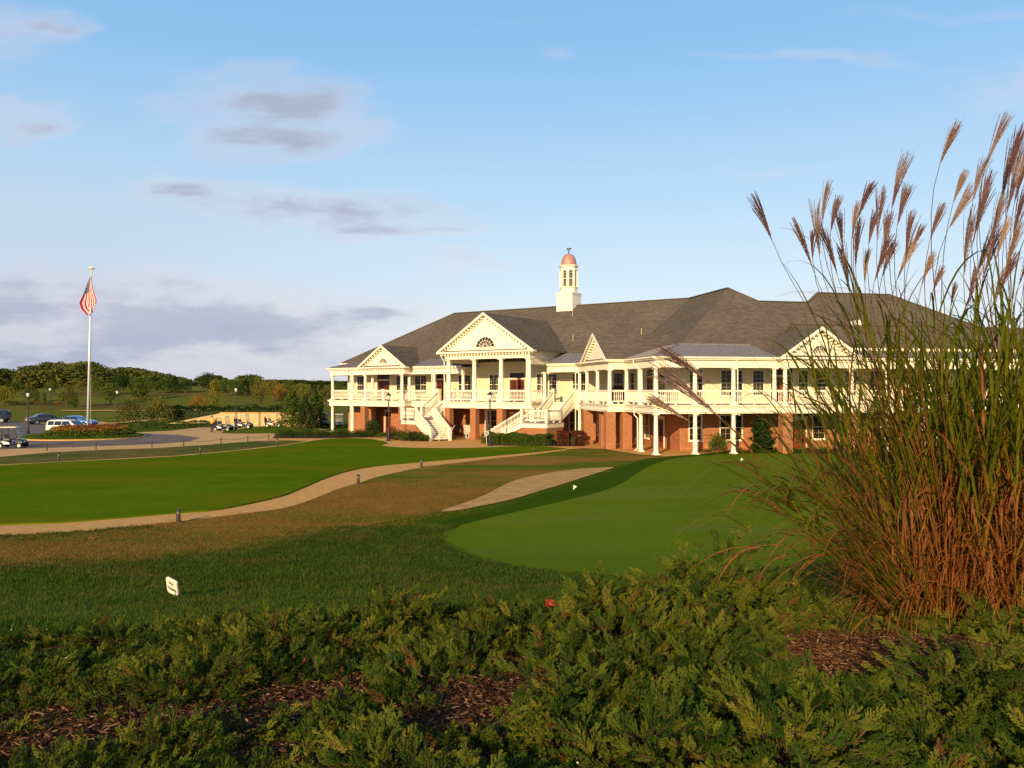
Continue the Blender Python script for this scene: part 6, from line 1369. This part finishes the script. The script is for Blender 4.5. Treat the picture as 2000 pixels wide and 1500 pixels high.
def clump(name,label,base,seed,nculm,rbase,hmin,hmax,leanf,plumes):
    r=random.Random(seed); root=thing(name,label,'ornamental grass',base); B=Vector(base); lf=Rib(); st=Rib(); dr=Rib()
    def leaf(p,d,L_,w,age,droop=1.0,tgt=None):
        tgt=tgt or lf; hd=Vector((d.x,d.y,0)); 
        if hd.length<.01: hd=Vector((r.uniform(-1,1),r.uniform(-1,1),0))
        hd.normalize(); side=Vector((-hd.y,hd.x,0)); n=7; pts=[p.copy()]; dd=d.normalized(); q=p.copy()
        for i in range(n):
            q=q+dd*L_/n; dd=(dd+Vector((0,0,-.13*droop*(1+i*.35)))+hd*.03).normalized(); pts.append(q.copy())
        tw=r.uniform(-.6,.6); side=(side*math.cos(tw)+Vector((0,0,1))*math.sin(tw)).normalized()
        tgt.ribbon(pts,[w*.6,w,w,w*.95,w*.8,w*.6,w*.35,w*.03],side,[age+.05*i*(1 if age>.45 else .4)-(.12 if i>5 else 0) for i in range(n+1)])
    for i in range(nculm):
        a=r.uniform(0,2*PI); rr=rbase*math.sqrt(r.random()); p0=B+Vector((rr*math.cos(a),rr*math.sin(a)*.9,0)); p0.z=H(p0.x,p0.y)
        out=Vector((math.cos(a),math.sin(a),0))*(rr/rbase)*leanf*r.uniform(.6,1.35)+Vector((r.uniform(-.10,.10),r.uniform(-.10,.10),0))
        h=r.uniform(hmin,hmax); top=p0+Vector((0,0,h))+out*h; mid=p0+Vector((0,0,h*.5))+out*h*.30
        pts=bez(p0,mid,top,8); st.tube3(pts,[.0050,.0048,.0045,.004,.0036,.003,.0026,.002,.001],[.12,.15,.2,.3,.42,.55,.6,.65,.7])
        nl=r.randint(7,10)
        for j in range(nl):
            t=.06+.9*(j+r.random()*.8)/nl; k=min(7,int(t*8)); p=pts[k].lerp(pts[k+1],t*8-k); ax=(pts[k+1]-pts[k]).normalized()
            an=r.uniform(0,2*PI); o=Vector((math.cos(an),math.sin(an),0)); d=(ax*r.uniform(1.4,2.6)+o*r.uniform(.25,.8)).normalized()
            young=t+r.uniform(-.28,.20); age=.12+.14*r.random() if young<.44 else (.34+.16*r.random() if young<.56 else .55+.25*r.random())
            leaf(p,d,r.uniform(.40,.85)*(1.0 if t>.3 else .75),r.uniform(.0055,.0115),age,r.uniform(.2,.9) if age>.3 else r.uniform(.8,2.2))
    # dead leaves and stubs round the foot
    for i in range(nculm*2):
        a=r.uniform(0,2*PI); rr=rbase*r.uniform(.4,1.05); p=B+Vector((rr*math.cos(a),rr*math.sin(a),0)); p.z=H(p.x,p.y)+r.uniform(0,.25)
        o=Vector((math.cos(a),math.sin(a),0)); leaf(p,(Vector((0,0,1))*r.uniform(.4,2)+o*r.uniform(.2,.9)),r.uniform(.35,.9),r.uniform(.003,.007),.05+.25*r.random(),r.uniform(.6,2.2),dr)
    for i in range(40):
        a=r.uniform(0,2*PI); rr=rbase*r.uniform(.9,1.7); p=B+Vector((rr*math.cos(a),rr*math.sin(a),0)); p.z=H(p.x,p.y)+.03
        o=Vector((r.uniform(-1,1),r.uniform(-1,1),.05)); leaf(p,o,r.uniform(.25,.6),.004,.1+.2*r.random(),.02,dr)
    for idx,(bp,tp,tan) in enumerate(plumes):
        bp=Vector(bp); tp=Vector(tp); a=r.uniform(0,2*PI); p0=B+Vector((math.cos(a)*rbase*.6*r.random(),math.sin(a)*rbase*.6*r.random(),0)); p0.z=H(p0.x,p0.y)
        ax=(tp-bp).normalized(); L_=(tp-bp).length; mid=p0.lerp(bp,.5)+Vector((-(bp.x-p0.x)*.16,0,.12*(bp-p0).length*abs(bp.x-p0.x)/max(.3,(bp-p0).length)))
        c2=bp-ax*min(.5,(bp-p0).length*.3); pts=[(p0*((1-t)**3)+mid*(3*t*(1-t)**2)+c2*(3*t*t*(1-t))+bp*t**3) for t in [i/12 for i in range(13)]]
        st.tube3(pts,[.0045-.0024*i/12 for i in range(13)],[.2+.03*i for i in range(13)])
        for j in range(3):
            k=r.randint(3,8); d=((pts[k+1]-pts[k]).normalized()*1.5+Vector((r.uniform(-1,1),r.uniform(-1,1),0))*.6); leaf(pts[k],d,r.uniform(.5,.9),.006,.6+.2*r.random(),1.0)
        # plume: many beaded rays leaving a short rachis, one sided and slightly nodding
        pv=[];pf=[]; side=Vector((.6 if ax.x>-.15 else -.5,r.uniform(-.5,.5),0)); ns=r.randint(30,40)
        for j in range(ns):
            t0=.42*(j/ns)**1.1; s0=bp+ax*L_*t0; an=r.uniform(0,2*PI); o=(Matrix.Rotation(an,3,ax)@ax.orthogonal().normalized())*r.uniform(.01,.17)+side*.045
            Lr=L_*(1-t0)*r.uniform(.72,1.06); d=(ax+o).normalized(); q=s0.copy(); ns_=11; up=d.orthogonal().normalized()
            for k in range(ns_):
                q2=q+d*Lr/ns_; d=(d+side*.018+o*.02+Vector((0,0,-.003*k))).normalized()
                w=(.0026 if k%2 else .0018)*(1.0 if k<ns_-2 else .6); u=d.orthogonal().normalized(); v_=d.cross(u); n=len(pv)
                for P_,W_ in ((q,.0012),(q.lerp(q2,.5),w*1.2),(q2,.0011)):
                    for z_ in range(3): b_=2.0944*z_+k; pv.append(tuple(P_+(u*math.cos(b_)+v_*math.sin(b_))*W_-B))
                for e in (0,3):
                    for z_ in range(3): pf.append((n+e+z_,n+e+(z_+1)%3,n+e+3+(z_+1)%3,n+e+3+z_))
                q=q2
        me=bpy.data.meshes.new('plume'); me.from_pydata(pv,[],pf); me.update(); me.materials.append(M['plume2'] if tan else M['plume']); link('plume',me,root)
    link('leaves',lf.mesh('leaves',M['mleaf'],base),root,kind='stuff'); link('stems',st.mesh('stems',M['mstem'],base),root,kind='stuff'); link('dead_foot_leaves',dr.mesh('dead_leaves',M['mleaf'],base),root,kind='stuff')
    return root
PL=[(1510,472,1475,375,0),(1590,530,1555,425,0),(1602,505,1590,385,0),(1588,508,1585,445,0),(1606,435,1612,350,1),(1623,455,1635,380,0),(1637,540,1608,432,0),(1660,575,1648,475,0),(1672,525,1675,425,0),(1676,428,1700,352,0),
 (1690,556,1693,485,1),(1697,482,1708,410,0),(1714,472,1724,362,0),(1708,552,1736,455,0),(1723,542,1746,468,0),(1742,412,1766,296,0),(1753,444,1771,355,0),(1752,548,1786,460,1),(1779,502,1798,436,0),(1837,322,1872,230,1),(1852,450,1900,358,0),(1822,572,1840,518,0),(1857,602,1866,550,0)]
PL+=[(1648,500,1640,405,0),(1664,470,1672,392,1),(1727,500,1732,410,0),(1768,520,1778,410,0),(1800,560,1822,490,1),(1817,470,1838,395,0),(1862,400,1884,330,0)]
PR=[(1913,430,1932,330,0),(1934,480,1958,372,0),(1890,600,1908,515,0),(1962,540,1990,430,1),(2000,560,2020,470,0),(1972,350,1992,240,0),(1883,543,1890,402,0),(1900,482,1926,360,0),(1901,395,1922,296,0),(1925,330,1966,215,0),(1905,545,1940,445,1),(1920,547,1950,435,0),(1956,402,1978,265,0),(1968,420,1996,262,0),(1978,480,2000,350,0),(1945,512,1966,418,1),(1950,575,1985,490,0),(1982,400,2010,280,0),(2010,470,2035,330,0),(1990,560,2025,450,0),(1938,600,1962,520,1)]
PW=[(1412,820,1273,698,0),(1395,752,1290,672,0),(1345,822,1266,772,1)]
def bl(L_,y0,seed):
    r=random.Random(seed); o=[]
    for a,b_,c,d,t in L_: yy=y0+r.uniform(-.35,.35); o.append((AT(a,b_,yy),AT(c,d,yy-.05),t))
    return o
b1=G(1838,1232); b2=(3.62,5.75,H(3.62,5.75))
clump('tall_ornamental_grass','tall clump of plumed ornamental grass nearest the bare mulch, orange brown at the foot',b1,5,200,.42,1.1,2.15,.44,bl(PL,5.2,1)+bl(PW,4.3,2))
clump('tall_ornamental_grass','second clump of plumed ornamental grass cut off by the right edge of the view',b2,8,175,.50,1.3,2.25,.30,bl(PR,5.4,3))
# leaning culms that sweep out to the left over the green
r=random.Random(77); lr=Rib(); sr=Rib(); root=thing('leaning_grass_bundle','bundle of grass stems leaning far to the left over the putting green','ornamental grass',(b1[0]-.25,b1[1]-.1,b1[2]),0); B=Vector(root.location)
ends=[AT(1440,905,4.6),AT(1415,860,4.5),AT(1500,905,4.9),AT(1530,860,5.0),AT(1480,960,4.7),AT(1445,985,4.8),AT(1560,800,5.1),AT(1510,930,4.6),AT(1540,1010,4.9),AT(1470,880,4.5),AT(1585,880,5.0),AT(1560,940,4.8),AT(1600,760,5.2),AT(1570,720,5.3),AT(1430,930,4.6),AT(1520,1050,5.0),AT(1405,1010,4.8)]
ends=ends+[tuple(Vector(q)+Vector((r.uniform(-.05,.35),r.uniform(-.2,.3),r.uniform(-.18,.22)))) for q in ends for _ in (0,1)]
for k,e in enumerate(ends):
    e=Vector(e); p0=B+Vector((r.uniform(-.15,.15),r.uniform(-.15,.15),0)); mid=p0.lerp(e,.5)+Vector((.08,0,.06)); pts=bez(p0,mid,e,9); sr.tube3(pts,[.0045-.0003*i for i in range(10)],[.15+.05*i for i in range(10)])
    for j in range(8):
        t=r.randint(1,8); ax=(pts[t+1]-pts[t]).normalized(); d=(ax*1.3+Vector((r.uniform(-.6,.3),r.uniform(-.5,.5),r.uniform(-.2,.55)))).normalized(); q=pts[t].copy(); P_=[q.copy()]
        L_=r.uniform(.35,.8); dead=r.random()<.45; dr_=r.uniform(.03,.10) if not dead else r.uniform(.05,.3)
        for i in range(7): q=q+d*L_/7; d=(d+Vector((0,0,-dr_))).normalized(); P_.append(q.copy())
        w=r.uniform(.0045,.009); sd_=Vector((-d.y,d.x,r.uniform(-.5,.8))).normalized(); lr.ribbon(P_,[w*.6,w,w,w*.9,w*.8,w*.6,w*.3,w*.03],sd_,.15 if dead else .5+.25*r.random())
link('leaves',lr.mesh('leaves',M['mleaf'],root.location),root,kind='stuff'); link('stems',sr.mesh('stems',M['mstem'],root.location),root,kind='stuff')

# small red maple leaf lying on the junipers
x,y,z=G(1073,1142); 
y=5.75; x=(1073-1000)/FPX*y; z=CZ+(HZ-1176)/FPX*y
t=thing('fallen_leaf','small red maple leaf lying on top of the junipers','leaf',(x,y,z),.4); M['redleaf']=simple('red_leaf',(.38,.045,.012),.7,.2)
b=MB(); pts=[]
for i in range(10): a=PI*2*i/10; rr=.055 if i%2==0 else .028; pts.append((rr*math.cos(a),.02*math.sin(a*2),rr*math.sin(a)))
b.add([(0,0,0)]+pts+[(p[0],p[1]+.002,p[2]) for p in pts],[(0,1+i,1+(i+1)%10) for i in range(10)]+[(1+i,11+i,11+(i+1)%10,1+(i+1)%10) for i in range(10)]); part('blade',b,M['redleaf'],t)
b=MB(); b.tube([(0,0,-.02),(.01,0,-.09)],.002,4); part('leaf_stalk',b,M['redleaf'],t)
